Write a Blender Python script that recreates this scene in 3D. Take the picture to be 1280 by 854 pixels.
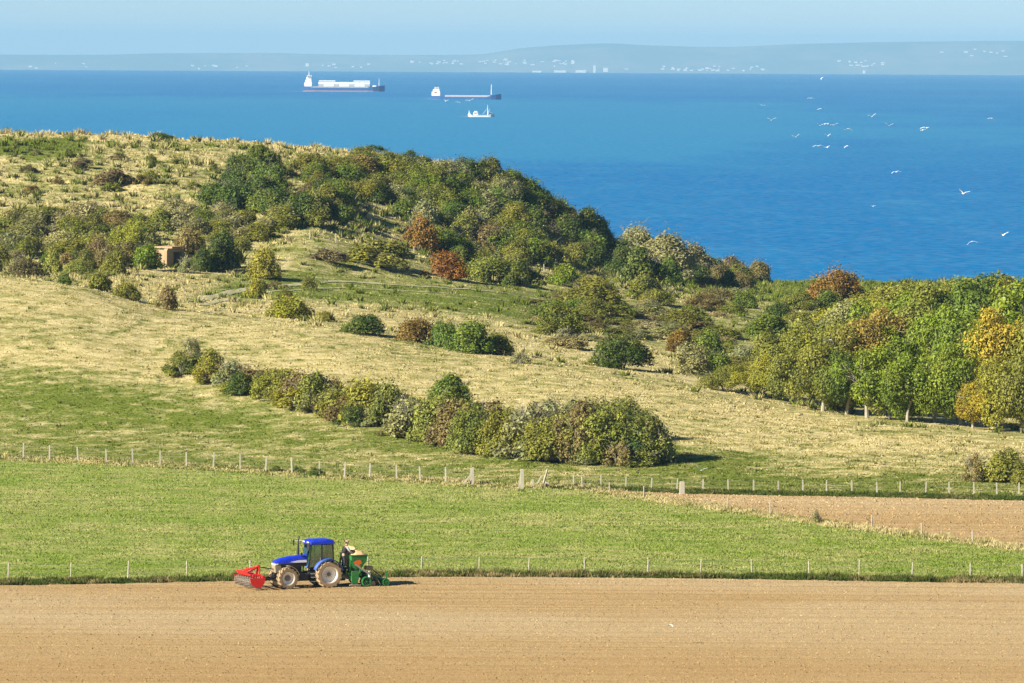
import bpy, math, random
import numpy as np
from mathutils import Vector, Matrix

for _o in list(bpy.data.objects):
    bpy.data.objects.remove(_o, do_unlink=True)
sc = bpy.context.scene
COL = sc.collection

# ------------------------------------------------------------------ camera
FPX = 7111.0                     # 200 mm lens on a 36 mm sensor, in 1280-wide pixels
ZC = 35.26                       # camera height above the ploughed field
ROLL = math.atan(0.00547)
PITCH = math.atan(361.0 / FPX)
FWD = np.array([0, math.cos(PITCH), -math.sin(PITCH)])
RGT0 = np.array([1.0, 0, 0])
UP0 = np.cross(RGT0, FWD)
RGT = RGT0 * math.cos(ROLL) + UP0 * math.sin(ROLL)
UPV = np.cross(RGT, FWD)
cam_d = bpy.data.cameras.new('camera')
cam_d.lens = 200.0
cam_d.sensor_width = 36.0
cam_d.clip_start = 1.0
cam_d.clip_end = 200000.0
cam = bpy.data.objects.new('camera', cam_d)
COL.objects.link(cam)
cam.matrix_world = Matrix(((RGT[0], UPV[0], -FWD[0], 0),
                           (RGT[1], UPV[1], -FWD[1], 0),
                           (RGT[2], UPV[2], -FWD[2], ZC),
                           (0, 0, 0, 1)))
sc.camera = cam

# ------------------------------------------------------------------ sky, sun, exposure
SUN_EL = math.radians(29.0)
SUN_AZ = math.radians(-121.0)     # measured from +Y (view direction) towards +X: sun at the left, a little behind
TOSUN = Vector((math.sin(SUN_AZ) * math.cos(SUN_EL), math.cos(SUN_AZ) * math.cos(SUN_EL), math.sin(SUN_EL)))
world = bpy.data.worlds.new('World')
sc.world = world
world.use_nodes = True
wn = world.node_tree
wn.nodes.clear()
sky = wn.nodes.new('ShaderNodeTexSky')
sky.sky_type = 'NISHITA'
sky.sun_disc = False
sky.sun_elevation = SUN_EL
sky.sun_rotation = SUN_AZ
sky.altitude = 50
sky.air_density = 0.55
sky.dust_density = 0.0
sky.ozone_density = 3.5
bg = wn.nodes.new('ShaderNodeBackground')
bg.inputs['Strength'].default_value = 0.05
wo = wn.nodes.new('ShaderNodeOutputWorld')
wn.links.new(sky.outputs[0], bg.inputs['Color'])
wn.links.new(bg.outputs[0], wo.inputs['Surface'])
sun_d = bpy.data.lights.new('sun', 'SUN')
sun_d.energy = 5.0
sun_d.angle = math.radians(0.53)
sun_d.color = (1.0, 0.93, 0.80)
sun = bpy.data.objects.new('sun', sun_d)
COL.objects.link(sun)
sun.rotation_euler = TOSUN.to_track_quat('Z', 'Y').to_euler()
sun.location = (-300, -50, 300)
sc.view_settings.view_transform = 'Standard'
sc.view_settings.look = 'None'
sc.view_settings.exposure = 1.10
sc.view_settings.gamma = 1.0
sc.view_settings.use_curve_mapping = False
sc.render.engine = 'CYCLES'
sc.cycles.max_bounces = 6
sc.cycles.diffuse_bounces = 2
sc.cycles.glossy_bounces = 2
sc.cycles.transmission_bounces = 4
sc.cycles.transparent_max_bounces = 8
sc.cycles.volume_bounces = 0
sc.cycles.use_denoising = True
sc.cycles.denoiser = 'OPENIMAGEDENOISE'
sc.cycles.denoising_input_passes = 'RGB_ALBEDO_NORMAL'
sc.cycles.denoising_prefilter = 'NONE'
sc.cycles.use_adaptive_sampling = False

# ------------------------------------------------------------------ helpers
def tag(o, label=None, cat=None, group=None, kind=None):
    if label: o['label'] = label
    if cat: o['category'] = cat
    if group: o['group'] = group
    if kind: o['kind'] = kind
    return o

def link(o, parent=None):
    COL.objects.link(o)
    if parent is not None:
        o.parent = parent
    return o

def empty(name, loc=(0, 0, 0), rz=0.0, scale=None):
    o = bpy.data.objects.new(name, None)
    o.empty_display_size = 0.3
    o.location = loc
    o.rotation_euler = (0, 0, rz)
    if scale: o.scale = scale
    return link(o)

def np_mesh(name, V, F, smooth=False, attrs=None):
    """V (n,3), F (m,k) with one k for every face; attrs: name -> (domain, array)"""
    V = np.ascontiguousarray(V, dtype=np.float32)
    F = np.ascontiguousarray(F, dtype=np.int32)
    me = bpy.data.meshes.new(name)
    m, k = F.shape
    me.vertices.add(len(V)); me.vertices.foreach_set('co', V.ravel())
    me.loops.add(m * k); me.loops.foreach_set('vertex_index', F.ravel())
    me.polygons.add(m)
    me.polygons.foreach_set('loop_start', np.arange(0, m * k, k, dtype=np.int32))
    me.polygons.foreach_set('use_smooth', np.full(m, bool(smooth)))
    for an, (dom, arr) in (attrs or {}).items():
        at = me.attributes.new(an, 'FLOAT', dom)
        at.data.foreach_set('value', np.ascontiguousarray(arr, dtype=np.float32))
    me.update(calc_edges=True)
    return me

def obj(name, me, mat=None, parent=None):
    o = bpy.data.objects.new(name, me)
    if mat is not None and not me.materials:
        me.materials.append(mat)
    return link(o, parent)

class MB:
    """collects simple solids into one mesh"""
    def __init__(self):
        self.v = []; self.f = []
    def add(self, vs, fs):
        b = len(self.v)
        self.v.extend([tuple(map(float, p)) for p in vs])
        self.f.extend([tuple(i + b for i in f) for f in fs])
        return self
    def box(self, c, s, rz=0.0):
        vs = []
        ca, sa = math.cos(rz), math.sin(rz)
        for dz in (-.5, .5):
            for dx, dy in ((-.5, -.5), (.5, -.5), (.5, .5), (-.5, .5)):
                x, y = dx * s[0], dy * s[1]
                vs.append((c[0] + x * ca - y * sa, c[1] + x * sa + y * ca, c[2] + dz * s[2]))
        return self.add(vs, [(3, 2, 1, 0), (4, 5, 6, 7), (0, 1, 5, 4), (1, 2, 6, 5), (2, 3, 7, 6), (3, 0, 4, 7)])
    def tube(self, pts, rad, n=8, caps=True):
        pts = [Vector(p) for p in pts]
        if not hasattr(rad, '__len__'): rad = [rad] * len(pts)
        rings = []
        prev = None
        for i, p in enumerate(pts):
            d = (pts[min(i + 1, len(pts) - 1)] - pts[max(i - 1, 0)]).normalized()
            ref = Vector((0, 0, 1)) if abs(d.z) < 0.9 else Vector((1, 0, 0))
            u = d.cross(ref).normalized()
            if prev is not None and u.dot(prev) < 0: u = -u
            prev = u
            w = d.cross(u).normalized()
            rings.append([p + (u * math.cos(2 * math.pi * j / n) + w * math.sin(2 * math.pi * j / n)) * rad[i] for j in range(n)])
        b = [q for r in rings for q in r]
        fs = []
        for i in range(len(pts) - 1):
            for j in range(n):
                k = (j + 1) % n
                fs.append((i * n + j, i * n + k, (i + 1) * n + k, (i + 1) * n + j))
        if caps:
            fs.append(tuple(range(n))[::-1])
            fs.append(tuple((len(pts) - 1) * n + j for j in range(n)))
        return self.add(b, fs)
    def bar(self, p0, p1, w, h):
        p0, p1 = Vector(p0), Vector(p1)
        d = (p1 - p0).normalized()
        ref = Vector((0, 0, 1)) if abs(d.z) < 0.95 else Vector((1, 0, 0))
        u = d.cross(ref).normalized() * (w / 2)
        v = u.normalized().cross(d).normalized() * (h / 2)
        vs = [p + a * u + b * v for p in (p0, p1) for a, b in ((-1, -1), (1, -1), (1, 1), (-1, 1))]
        return self.add(vs, [(0, 1, 2, 3), (7, 6, 5, 4), (0, 4, 5, 1), (1, 5, 6, 2), (2, 6, 7, 3), (3, 7, 4, 0)])
    def lathe(self, prof, n=32, c=(0, 0, 0), axis='y', closed=True):
        """prof: (radius, along-axis) pairs"""
        vs = []
        for r, t in prof:
            for j in range(n):
                a = 2 * math.pi * j / n
                p = (r * math.cos(a), t, r * math.sin(a)) if axis == 'y' else ((r * math.cos(a), r * math.sin(a), t) if axis == 'z' else (t, r * math.cos(a), r * math.sin(a)))
                vs.append((p[0] + c[0], p[1] + c[1], p[2] + c[2]))
        fs = []
        m = len(prof)
        for i in range(m if closed else m - 1):
            i2 = (i + 1) % m
            for j in range(n):
                k = (j + 1) % n
                fs.append((i * n + j, i2 * n + j, i2 * n + k, i * n + k))
        return self.add(vs, fs)
    def prism(self, poly, y0, y1, axis='y'):
        """poly of (x,z) pushed along y (or (y,z) along x, (x,y) along z)"""
        def P(a, b, t):
            return (a, t, b) if axis == 'y' else ((t, a, b) if axis == 'x' else (a, b, t))
        n = len(poly)
        vs = [P(a, b, y0) for a, b in poly] + [P(a, b, y1) for a, b in poly]
        fs = [tuple(range(n)), tuple(range(2 * n - 1, n - 1, -1))]
        fs += [(i, i + n, (i + 1) % n + n, (i + 1) % n) for i in range(n)]
        return self.add(vs, fs)
    def loft(self, secs, caps=True):
        n = len(secs[0]); vs = [p for s in secs for p in s]; fs = []
        for i in range(len(secs) - 1):
            for j in range(n):
                k = (j + 1) % n
                fs.append((i * n + j, i * n + k, (i + 1) * n + k, (i + 1) * n + j))
        if caps:
            fs.append(tuple(range(n))[::-1]); fs.append(tuple((len(secs) - 1) * n + j for j in range(n)))
        return self.add(vs, fs)
    def mesh(self, name, smooth=False, bevel=0.0):
        me = bpy.data.meshes.new(name)
        me.from_pydata(self.v, [], self.f)
        import bmesh
        bm = bmesh.new(); bm.from_mesh(me)
        bmesh.ops.recalc_face_normals(bm, faces=bm.faces)
        if bevel > 0:
            bmesh.ops.bevel(bm, geom=[e for e in bm.edges if len(e.link_faces) == 2 and e.calc_face_angle(0) > 0.6], offset=bevel, segments=2, affect='EDGES', profile=0.6)
        if smooth:
            for f in bm.faces: f.smooth = True
            for e in bm.edges:
                if len(e.link_faces) == 2 and e.calc_face_angle(0) > 0.7: e.smooth = False
        bm.to_mesh(me); bm.free()
        return me
    def build(self, name, mat, parent=None, smooth=False, bevel=0.0):
        return obj(name, self.mesh(name, smooth, bevel), mat, parent)

def copy_tree(o, parent=None):
    c = o.copy(); link(c, parent)
    for ch in o.children:
        copy_tree(ch, c)
    return c

# ---- gradient noise in numpy
_prm = np.random.RandomState(7)
_PERM = np.concatenate([_prm.permutation(512)] * 2)
_GR = _prm.uniform(0, 2 * np.pi, 512)
_GX, _GY = np.cos(_GR), np.sin(_GR)
def pnoise(x, y):
    x = np.asarray(x, dtype=np.float64); y = np.asarray(y, dtype=np.float64)
    xi = np.floor(x).astype(np.int64); yi = np.floor(y).astype(np.int64)
    xf = x - xi; yf = y - yi
    u = xf * xf * xf * (xf * (xf * 6 - 15) + 10); v = yf * yf * yf * (yf * (yf * 6 - 15) + 10)
    def g(ix, iy, dx, dy):
        h = _PERM[(_PERM[ix & 511] + iy) & 511]
        return _GX[h] * dx + _GY[h] * dy
    a = g(xi, yi, xf, yf); b = g(xi + 1, yi, xf - 1, yf)
    c = g(xi, yi + 1, xf, yf - 1); d = g(xi + 1, yi + 1, xf - 1, yf - 1)
    return (a + u * (b - a) + v * (c - a + u * (a - b - c + d))) * 1.5
def fbm(x, y, oct=4, gain=0.5):
    s = 0; a = 1; t = 0
    for i in range(oct):
        s = s + a * pnoise(x * 2 ** i + 17.3 * i, y * 2 ** i - 9.1 * i); t += a; a *= gain
    return s / t
def sstep(a, b, x):
    t = np.clip((np.asarray(x, float) - a) / (b - a), 0, 1)
    return t * t * (3 - 2 * t)

# ------------------------------------------------------------------ picture coordinates of places -> directions
def direction(px, py):
    px = np.asarray(px, float); py = np.asarray(py, float)
    D = FWD + np.multiply.outer((px - 640) / FPX, RGT) - np.multiply.outer((py - 427) / FPX, UPV)
    return D[..., 0] / D[..., 1], -D[..., 2] / D[..., 1]      # lateral slope, drop slope

def to_px(X, Y, Z):
    P = np.stack([np.asarray(X, float), np.asarray(Y, float), np.asarray(Z, float) - ZC], -1)
    w = P @ FWD
    return 640 + FPX * (P @ RGT) / w, 427 - FPX * (P @ UPV) / w

# ------------------------------------------------------------------ the lie of the land
def pchip(xs, ys, xq):
    xs = np.asarray(xs, float); ys = np.asarray(ys, float)
    h = np.diff(xs); d = np.diff(ys) / h
    m = np.zeros_like(ys)
    for i in range(1, len(xs) - 1):
        if d[i - 1] * d[i] > 0:
            w1 = 2 * h[i] + h[i - 1]; w2 = h[i] + 2 * h[i - 1]
            m[i] = (w1 + w2) / (w1 / d[i - 1] + w2 / d[i])
    m[0], m[-1] = d[0], d[-1]
    xq = np.clip(xq, xs[0], xs[-1])
    i = np.clip(np.searchsorted(xs, xq) - 1, 0, len(xs) - 2)
    t = (xq - xs[i]) / h[i]
    return ((1 + 2 * t) * (1 - t) ** 2 * ys[i] + t * (1 - t) ** 2 * h[i] * m[i] + t * t * (3 - 2 * t) * ys[i + 1] + t * t * (t - 1) * h[i] * m[i + 1])

AG = np.linspace(-0.16, 0.16, 641)
def survey(pts_v, pts_y=None, level=None):
    """a surveyed line across the land: drop slopes seen at bearings, distances; returns (Y, z) on the bearing grid AG"""
    pv = np.array(pts_v, float)
    q = np.linspace(pv[0, 0], pv[-1, 0], 400)
    v = pchip(pv[:, 0], pv[:, 1], q)
    a, e = direction(q, v)
    eg = np.interp(AG, a, e)
    if level is not None:
        Y = (ZC - level) / eg
    else:
        py = np.array(pts_y, float)
        ay, _ = direction(py[:, 0], np.full(len(py), 400.0))
        Y = np.interp(AG, ay, py[:, 1])
    k = np.exp(-np.linspace(-2, 2, 25) ** 2); k /= k.sum()
    def sm(z): return np.convolve(np.pad(z, 12, mode='edge'), k, mode='valid')
    z = ZC - eg * Y
    return sm(Y), sm(z)

UPPER_FENCE = [(-200, 567), (0, 573), (200, 582), (300, 588), (430, 597), (500, 600), (588, 606), (652, 611), (760, 612), (850, 614), (1050, 616), (1280, 619), (1500, 621)]
CREST = [(-200, 330), (0, 345), (100, 360), (200, 384), (300, 396), (420, 411), (520, 429), (640, 450), (750, 468), (850, 486), (950, 511), (1050, 529), (1150, 542), (1280, 559), (1500, 575)]
VALLEY = [(-200, 331), (0, 338), (150, 346), (250, 358), (300, 361), (420, 357), (560, 364), (700, 386), (850, 426), (950, 446), (1050, 460), (1280, 466), (1500, 468)]
FOOT = [(-200, 325), (0, 331), (150, 333), (250, 337), (330, 322), (400, 302), (440, 310), (520, 326), (560, 338), (640, 346), (700, 353), (780, 363), (850, 376), (950, 389), (1050, 399), (1280, 411), (1500, 412)]
RIDGE = [(-200, 163), (0, 166), (190, 171), (400, 187), (540, 202), (600, 216), (640, 231), (690, 264), (720, 286), (780, 318), (860, 347), (960, 354), (1100, 353), (1280, 354), (1500, 355)]
S_FENCE = survey(UPPER_FENCE, level=0.0)
S_CREST = survey(CREST, [(-200, 610), (0, 605), (300, 590), (640, 562), (850, 545), (1050, 522), (1280, 502), (1500, 495)])
S_VALL = survey(VALLEY, [(-200, 660), (0, 660), (300, 665), (420, 688), (560, 690), (700, 690), (850, 650), (950, 640), (1280, 640), (1500, 640)])
S_FOOT = survey(FOOT, [(-200, 690), (0, 690), (250, 692), (400, 730), (560, 742), (700, 758), (850, 770), (1280, 780), (1500, 780)])
S_RIDGE = survey(RIDGE, [(-200, 850), (0, 850), (400, 868), (640, 880), (860, 900), (960, 925), (1500, 930)])
SEA_Z = -8.7
def height(X, Y, rough=True):
    X = np.asarray(X, float); Y = np.asarray(Y, float)
    X, Y = np.broadcast_arrays(X, Y)
    a = np.clip(X / np.maximum(Y, 300.0), -0.159, 0.159)
    L = [(np.full_like(a, 250.0), np.zeros_like(a)), (np.full_like(a, 375.0), np.zeros_like(a))]
    yf = np.interp(a, AG, S_FENCE[0])
    L.append((yf - 12, np.zeros_like(a)))
    L.append((yf, np.zeros_like(a)))
    for S in (S_CREST, S_VALL, S_FOOT, S_RIDGE):
        L.append((np.interp(a, AG, S[0]), np.interp(a, AG, S[1])))
    yr, zr = L[-1]
    L.append((yr + 22, zr - 1.6 - 0.10 * np.maximum(zr, 0)))
    L.append((yr + 75, np.full_like(a, SEA_Z - 4)))
    L.append((yr + 400, np.full_like(a, SEA_Z - 12)))
    Yk = np.stack([l[0] for l in L]); Zk = np.stack([l[1] for l in L])
    K = len(L)
    h = np.diff(Yk, axis=0); d = np.diff(Zk, axis=0) / h
    m = np.zeros_like(Zk)
    for i in range(1, K - 1):
        ok = d[i - 1] * d[i] > 0
        w1 = 2 * h[i] + h[i - 1]; w2 = h[i] + 2 * h[i - 1]
        with np.errstate(divide='ignore', invalid='ignore'):
            mm = (w1 + w2) / (w1 / d[i - 1] + w2 / d[i])
        m[i] = np.where(ok, mm, 0)
    z = np.zeros_like(a)
    for i in range(K - 1):
        s = (Y >= Yk[i]) & (Y < Yk[i + 1])
        t = np.clip((Y - Yk[i]) / h[i], 0, 1)
        zz = ((1 + 2 * t) * (1 - t) ** 2 * Zk[i] + t * (1 - t) ** 2 * h[i] * m[i] + t * t * (3 - 2 * t) * Zk[i + 1] + t * t * (t - 1) * h[i] * m[i + 1])
        z = np.where(s, zz, z)
    z = np.where(Y >= Yk[-1], SEA_Z - 12, z)
    z = z + 33.4 * sstep(230, -25, Y)           # the hill the photographer stands on
    if rough:
        w = sstep(2, 30, Y - yf) * sstep(40, 10, Y - yr)
        scrub = sstep(0, 40, Y - L[5][0])
        z = z + w * (0.35 * fbm(X / 17 + 3, Y / 21, 3) + 0.16 * fbm(X / 3.1, Y / 4.2, 3) * (0.6 + 0.7 * scrub) + scrub * 0.5 * fbm(X / 9 + 5, Y / 11, 2))
    return z

def ground_at(px, py):
    """where the line of sight through a place in the photograph meets the land"""
    px = np.atleast_1d(np.asarray(px, float)); py = np.atleast_1d(np.asarray(py, float))
    a, e = direction(px, py)
    Ys = np.concatenate([np.arange(230, 1000, 1.0)])
    out = np.zeros((len(px), 3))
    for i0 in range(0, len(px), 400):
        s = slice(i0, i0 + 400)
        YY = Ys[None, :]
        Z = height(a[s, None] * YY, np.repeat(YY, len(a[s]), 0), rough=False)
        diff = Z - (ZC - e[s, None] * YY)
        hit = diff > 0
        idx = np.where(hit.any(1), hit.argmax(1), np.argmax(diff[:, 300:], axis=1) + 300)
        idx = np.maximum(idx, 1)
        r = np.arange(len(idx))
        d0, d1 = diff[r, idx - 1], diff[r, idx]
        t = np.where(d1 > d0, np.clip(-d0 / np.where(d1 == d0, 1, d1 - d0), 0, 1), 1)
        Yh = Ys[idx - 1] + t * (Ys[idx] - Ys[idx - 1])
        X = a[s] * Yh
        out[s] = np.stack([X, Yh, height(X, Yh)], -1)
    return out

# ------------------------------------------------------------------ materials
class NT:
    def __init__(self, name):
        self.m = bpy.data.materials.new(name)
        self.m.use_nodes = True
        self.t = self.m.node_tree
        self.t.nodes.clear()
        self.out = self.n('ShaderNodeOutputMaterial')
    def n(self, typ, **kw):
        nd = self.t.nodes.new(typ)
        for k, v in kw.items(): setattr(nd, k, v)
        return nd
    def set(self, sock, val):
        if hasattr(val, 'is_output') or isinstance(val, bpy.types.NodeSocket): self.t.links.new(val, sock)
        else: sock.default_value = val
    def math(self, op, a, b=0.0, c=0.0, clamp=False):
        nd = self.n('ShaderNodeMath', operation=op, use_clamp=clamp)
        self.set(nd.inputs[0], a); self.set(nd.inputs[1], b); self.set(nd.inputs[2], c)
        return nd.outputs[0]
    def mix(self, f, a, b, blend='MIX'):
        nd = self.n('ShaderNodeMix', data_type='RGBA', blend_type=blend)
        self.set(nd.inputs[0], f)
        self.set(nd.inputs[6], a if isinstance(a, bpy.types.NodeSocket) else (*a, 1)); self.set(nd.inputs[7], b if isinstance(b, bpy.types.NodeSocket) else (*b, 1))
        return nd.outputs[2]
    def attr(self, name):
        return self.n('ShaderNodeAttribute', attribute_name=name).outputs['Fac']
    def pos(self, scale=(1, 1, 1), obj=False):
        src = self.n('ShaderNodeTexCoord').outputs['Object'] if obj else self.n('ShaderNodeNewGeometry').outputs['Position']
        mp = self.n('ShaderNodeMapping'); mp.inputs['Scale'].default_value = scale
        self.t.links.new(src, mp.inputs['Vector'])
        return mp.outputs[0]
    def noise(self, vec, scale=1.0, detail=3.0, rough=0.55, color=False):
        nd = self.n('ShaderNodeTexNoise')
        self.t.links.new(vec, nd.inputs['Vector'])
        nd.inputs['Scale'].default_value = scale; nd.inputs['Detail'].default_value = detail; nd.inputs['Roughness'].default_value = rough
        return nd.outputs['Color' if color else 'Fac']
    def ramp(self, f, a, b):
        nd = self.n('ShaderNodeMapRange', clamp=True, interpolation_type='SMOOTHSTEP')
        self.set(nd.inputs[0], f); nd.inputs[1].default_value = a; nd.inputs[2].default_value = b
        return nd.outputs[0]
    def bsdf(self, color, rough=0.8, spec=0.3, metal=0.0, normal=None):
        p = self.n('ShaderNodeBsdfPrincipled')
        self.set(p.inputs['Base Color'], color if isinstance(color, bpy.types.NodeSocket) else (*color, 1))
        self.set(p.inputs['Roughness'], rough); self.set(p.inputs['Metallic'], metal); p.inputs['Specular IOR Level'].default_value = spec
        if normal is not None: self.t.links.new(normal, p.inputs['Normal'])
        return p.outputs[0]
    def bump(self, h, strength=0.5, dist=0.05):
        b = self.n('ShaderNodeBump'); b.inputs['Strength'].default_value = strength; b.inputs['Distance'].default_value = dist
        self.t.links.new(h, b.inputs['Height'])
        return b.outputs[0]
    def surf(self, s):
        self.t.links.new(s, self.out.inputs['Surface']); return self.m

def paint(name, col, rough=0.35, spec=0.5, metal=0.0, dirt=0.35, dirtcol=(0.30, 0.22, 0.13), scale=6.0):
    """painted or cast surface with dust worn unevenly over it"""
    t = NT(name)
    n1 = t.noise(t.pos(obj=True), scale, 4.0, 0.6)
    f = t.math('MULTIPLY', t.ramp(n1, 0.42, 0.75), dirt)
    c = t.mix(f, col, dirtcol)
    r = t.math('ADD', t.math('MULTIPLY', f, 0.4), rough, clamp=True)
    return t.surf(t.bsdf(c, r, spec, metal))

def up_normal(t, k=0.6):
    g = t.n('ShaderNodeNewGeometry').outputs['Normal']
    s = t.n('ShaderNodeVectorMath', operation='SCALE'); t.t.links.new(g, s.inputs[0]); s.inputs['Scale'].default_value = 1 - k
    a = t.n('ShaderNodeVectorMath', operation='ADD'); t.t.links.new(s.outputs[0], a.inputs[0]); a.inputs[1].default_value = (0, 0, k)
    nn = t.n('ShaderNodeVectorMath', operation='NORMALIZE'); t.t.links.new(a.outputs[0], nn.inputs[0])
    return nn.outputs[0]

GREEN_A, GREEN_B = (0.085, 0.125, 0.014), (0.205, 0.240, 0.036)
STRAW_A, STRAW_B = (0.44, 0.365, 0.135), (0.66, 0.555, 0.27)
def grass_material(name, blades=False, green=(GREEN_A, GREEN_B), straw=(STRAW_A, STRAW_B), amp=0.9, aniso=(1, 1, 1)):
    t = NT(name)
    P = t.pos(aniso)
    n_big = t.noise(P, 0.09, 4.0, 0.6)
    n_mid = t.noise(P, 0.55, 4.0, 0.62)
    n_fin = t.noise(P, 2.7, 3.0, 0.6)
    s = t.math('ADD', t.math('MULTIPLY', t.math('SUBTRACT', n_big, 0.5), amp), t.math('MULTIPLY', t.math('SUBTRACT', n_mid, 0.5), amp * 1.7))
    s = t.math('ADD', s, t.math('MULTIPLY', t.math('SUBTRACT', n_fin, 0.5), amp * 0.5))
    if blades:
        s = t.math('ADD', s, t.math('MULTIPLY', t.attr('tint'), 0.18))
    d = t.math('ADD', t.attr('dry'), s, clamp=True)
    gm = t.mix(t.ramp(n_fin, 0.3, 0.7), *green)
    st = t.mix(t.ramp(n_mid, 0.3, 0.72), *straw)
    c = t.mix(t.ramp(d, 0.08, 0.92), gm, st)
    if blades:
        v = t.math('ADD', 1.0, t.math('MULTIPLY', t.attr('tint'), 0.20))
        hs = t.n('ShaderNodeHueSaturation'); t.t.links.new(c, hs.inputs['Color']); t.t.links.new(v, hs.inputs['Value'])
        c = hs.outputs[0]
        nrm = up_normal(t, 0.55)
        df = t.n('ShaderNodeBsdfDiffuse'); t.t.links.new(c, df.inputs[0]); t.t.links.new(nrm, df.inputs['Normal'])
        tr = t.n('ShaderNodeBsdfTranslucent'); t.t.links.new(c, tr.inputs[0])
        mx = t.n('ShaderNodeMixShader'); mx.inputs[0].default_value = 0.22
        t.t.links.new(df.outputs[0], mx.inputs[1]); t.t.links.new(tr.outputs[0], mx.inputs[2])
        return t.surf(mx.outputs[0])
    return t.surf(t.bsdf(c, 0.95, 0.05, normal=t.bump(t.noise(P, 3.5, 5.0, 0.7), 0.8, 0.25)))

M = {}
M['hill_grass'] = grass_material('hill_grass')
M['hill_blades'] = grass_material('hill_grass_blades', blades=True)
PG = ((0.150, 0.232, 0.022), (0.228, 0.308, 0.048)); PS = ((0.33, 0.34, 0.095), (0.44, 0.41, 0.16))
M['pasture'] = grass_material('pasture_grass', green=PG, straw=PS, amp=0.8, aniso=(0.6, 1, 1))
M['pasture_blades'] = grass_material('pasture_blades', blades=True, green=PG, straw=PS, amp=0.8, aniso=(0.6, 1, 1))
VG = ((0.035, 0.062, 0.010), (0.10, 0.130, 0.022)); VS = ((0.22, 0.15, 0.06), (0.42, 0.32, 0.15))
M['verge_blades'] = grass_material('verge_blades', blades=True, green=VG, straw=VS, amp=0.9)

def soil_material(name, ca, cb, cc):
    t = NT(name)
    band = t.noise(t.pos((0.015, 0.8, 1)), 1.0, 5.0, 0.7)            # strips left by the passes of the harrow
    big = t.noise(t.pos((0.02, 0.045, 1)), 1.0, 3.0, 0.5)
    fin = t.noise(t.pos((6, 8, 8)), 1.0, 4.0, 0.75)
    c = t.mix(t.ramp(band, 0.36, 0.66), ca, cb)
    c = t.mix(t.math('MULTIPLY', t.ramp(big, 0.42, 0.68), 0.6), c, cc)
    sy = t.n('ShaderNodeSeparateXYZ'); t.t.links.new(t.pos(), sy.inputs[0])
    ps = t.math('SINE', t.math('ADD', t.math('MULTIPLY', sy.outputs['Y'], 2.09), t.math('MULTIPLY', t.noise(t.pos((0.03, 0.1, 1)), 1.0, 2.0, 0.5), 6.0)))   # three-metre passes of the machine
    c = t.mix(t.math('MULTIPLY', t.ramp(ps, 0.2, 1.0), 0.16), c, tuple(x * 0.6 for x in ca))
    c = t.mix(t.math('MULTIPLY', t.ramp(fin, 0.45, 0.68), 0.55), c, tuple(x * 0.5 for x in ca))
    sep = t.n('ShaderNodeSeparateXYZ'); t.t.links.new(t.pos(), sep.inputs[0])
    damp = t.ramp(t.math('ADD', sep.outputs['Y'], t.math('MULTIPLY', t.math('SUBTRACT', big, 0.5), -70.0)), 352.0, 318.0)   # the lower ground holds its moisture
    c = t.mix(t.math('MULTIPLY', damp, 0.4), c, tuple(x * k for x, k in zip(ca, (0.94, 0.88, 0.78))))
    v = t.math('ADD', 1.0, t.math('MULTIPLY', t.attr('tint'), 0.26))
    hs = t.n('ShaderNodeHueSaturation'); t.t.links.new(c, hs.inputs['Color']); t.t.links.new(v, hs.inputs['Value'])
    return t.surf(t.bsdf(hs.outputs[0], 0.95, 0.1, normal=t.bump(fin, 0.9, 0.08)))
M['soil'] = soil_material('tilled_soil', (0.400, 0.262, 0.112), (0.490, 0.352, 0.172), (0.55, 0.440, 0.26))
M['soil_far'] = soil_material('tilled_soil_red', (0.42, 0.275, 0.115), (0.50, 0.355, 0.170), (0.55, 0.42, 0.235))

def foliage_material():
    t = NT('foliage')
    oc = t.n('ShaderNodeObjectInfo')
    tint = t.attr('tint')
    v = t.math('ADD', 1.0, t.math('MULTIPLY', tint, 0.42))
    h = t.attr('hue')
    c = t.mix(t.math('MULTIPLY', h, 0.42, clamp=True), oc.outputs['Color'], (0.30, 0.26, 0.040))
    c = t.mix(t.math('MULTIPLY', h, -0.38, clamp=True), c, (0.070, 0.100, 0.018))
    hs = t.n('ShaderNodeHueSaturation'); t.t.links.new(c, hs.inputs['Color']); t.t.links.new(v, hs.inputs['Value'])
    c = hs.outputs[0]
    df = t.n('ShaderNodeBsdfDiffuse'); t.t.links.new(c, df.inputs[0])
    tr = t.n('ShaderNodeBsdfTranslucent'); t.t.links.new(c, tr.inputs[0])
    gl = t.n('ShaderNodeBsdfGlossy'); gl.inputs['Roughness'].default_value = 0.5; gl.inputs['Color'].default_value = (0.5, 0.5, 0.5, 1)
    mx = t.n('ShaderNodeMixShader'); mx.inputs[0].default_value = 0.18
    t.t.links.new(df.outputs[0], mx.inputs[1]); t.t.links.new(tr.outputs[0], mx.inputs[2])
    m2 = t.n('ShaderNodeMixShader'); m2.inputs[0].default_value = 0.03
    t.t.links.new(mx.outputs[0], m2.inputs[1]); t.t.links.new(gl.outputs[0], m2.inputs[2])
    return t.surf(m2.outputs[0])
M['foliage'] = foliage_material()
M['bark'] = paint('bark', (0.21, 0.18, 0.13), 0.9, 0.1, dirt=0.6, dirtcol=(0.09, 0.075, 0.05), scale=3)
M['pale_bark'] = paint('pale_bark', (0.36, 0.32, 0.24), 0.9, 0.1, dirt=0.5, dirtcol=(0.16, 0.13, 0.09), scale=3)
M['post_wood'] = paint('post_wood', (0.44, 0.40, 0.30), 0.9, 0.1, dirt=0.5, dirtcol=(0.20, 0.17, 0.11), scale=5)
M['post_concrete'] = paint('post_concrete', (0.46, 0.42, 0.33), 0.9, 0.1, dirt=0.4, dirtcol=(0.3, 0.27, 0.19), scale=5)
M['wire'] = paint('wire', (0.25, 0.25, 0.24), 0.5, 0.5, 0.6, 0.2)

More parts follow.
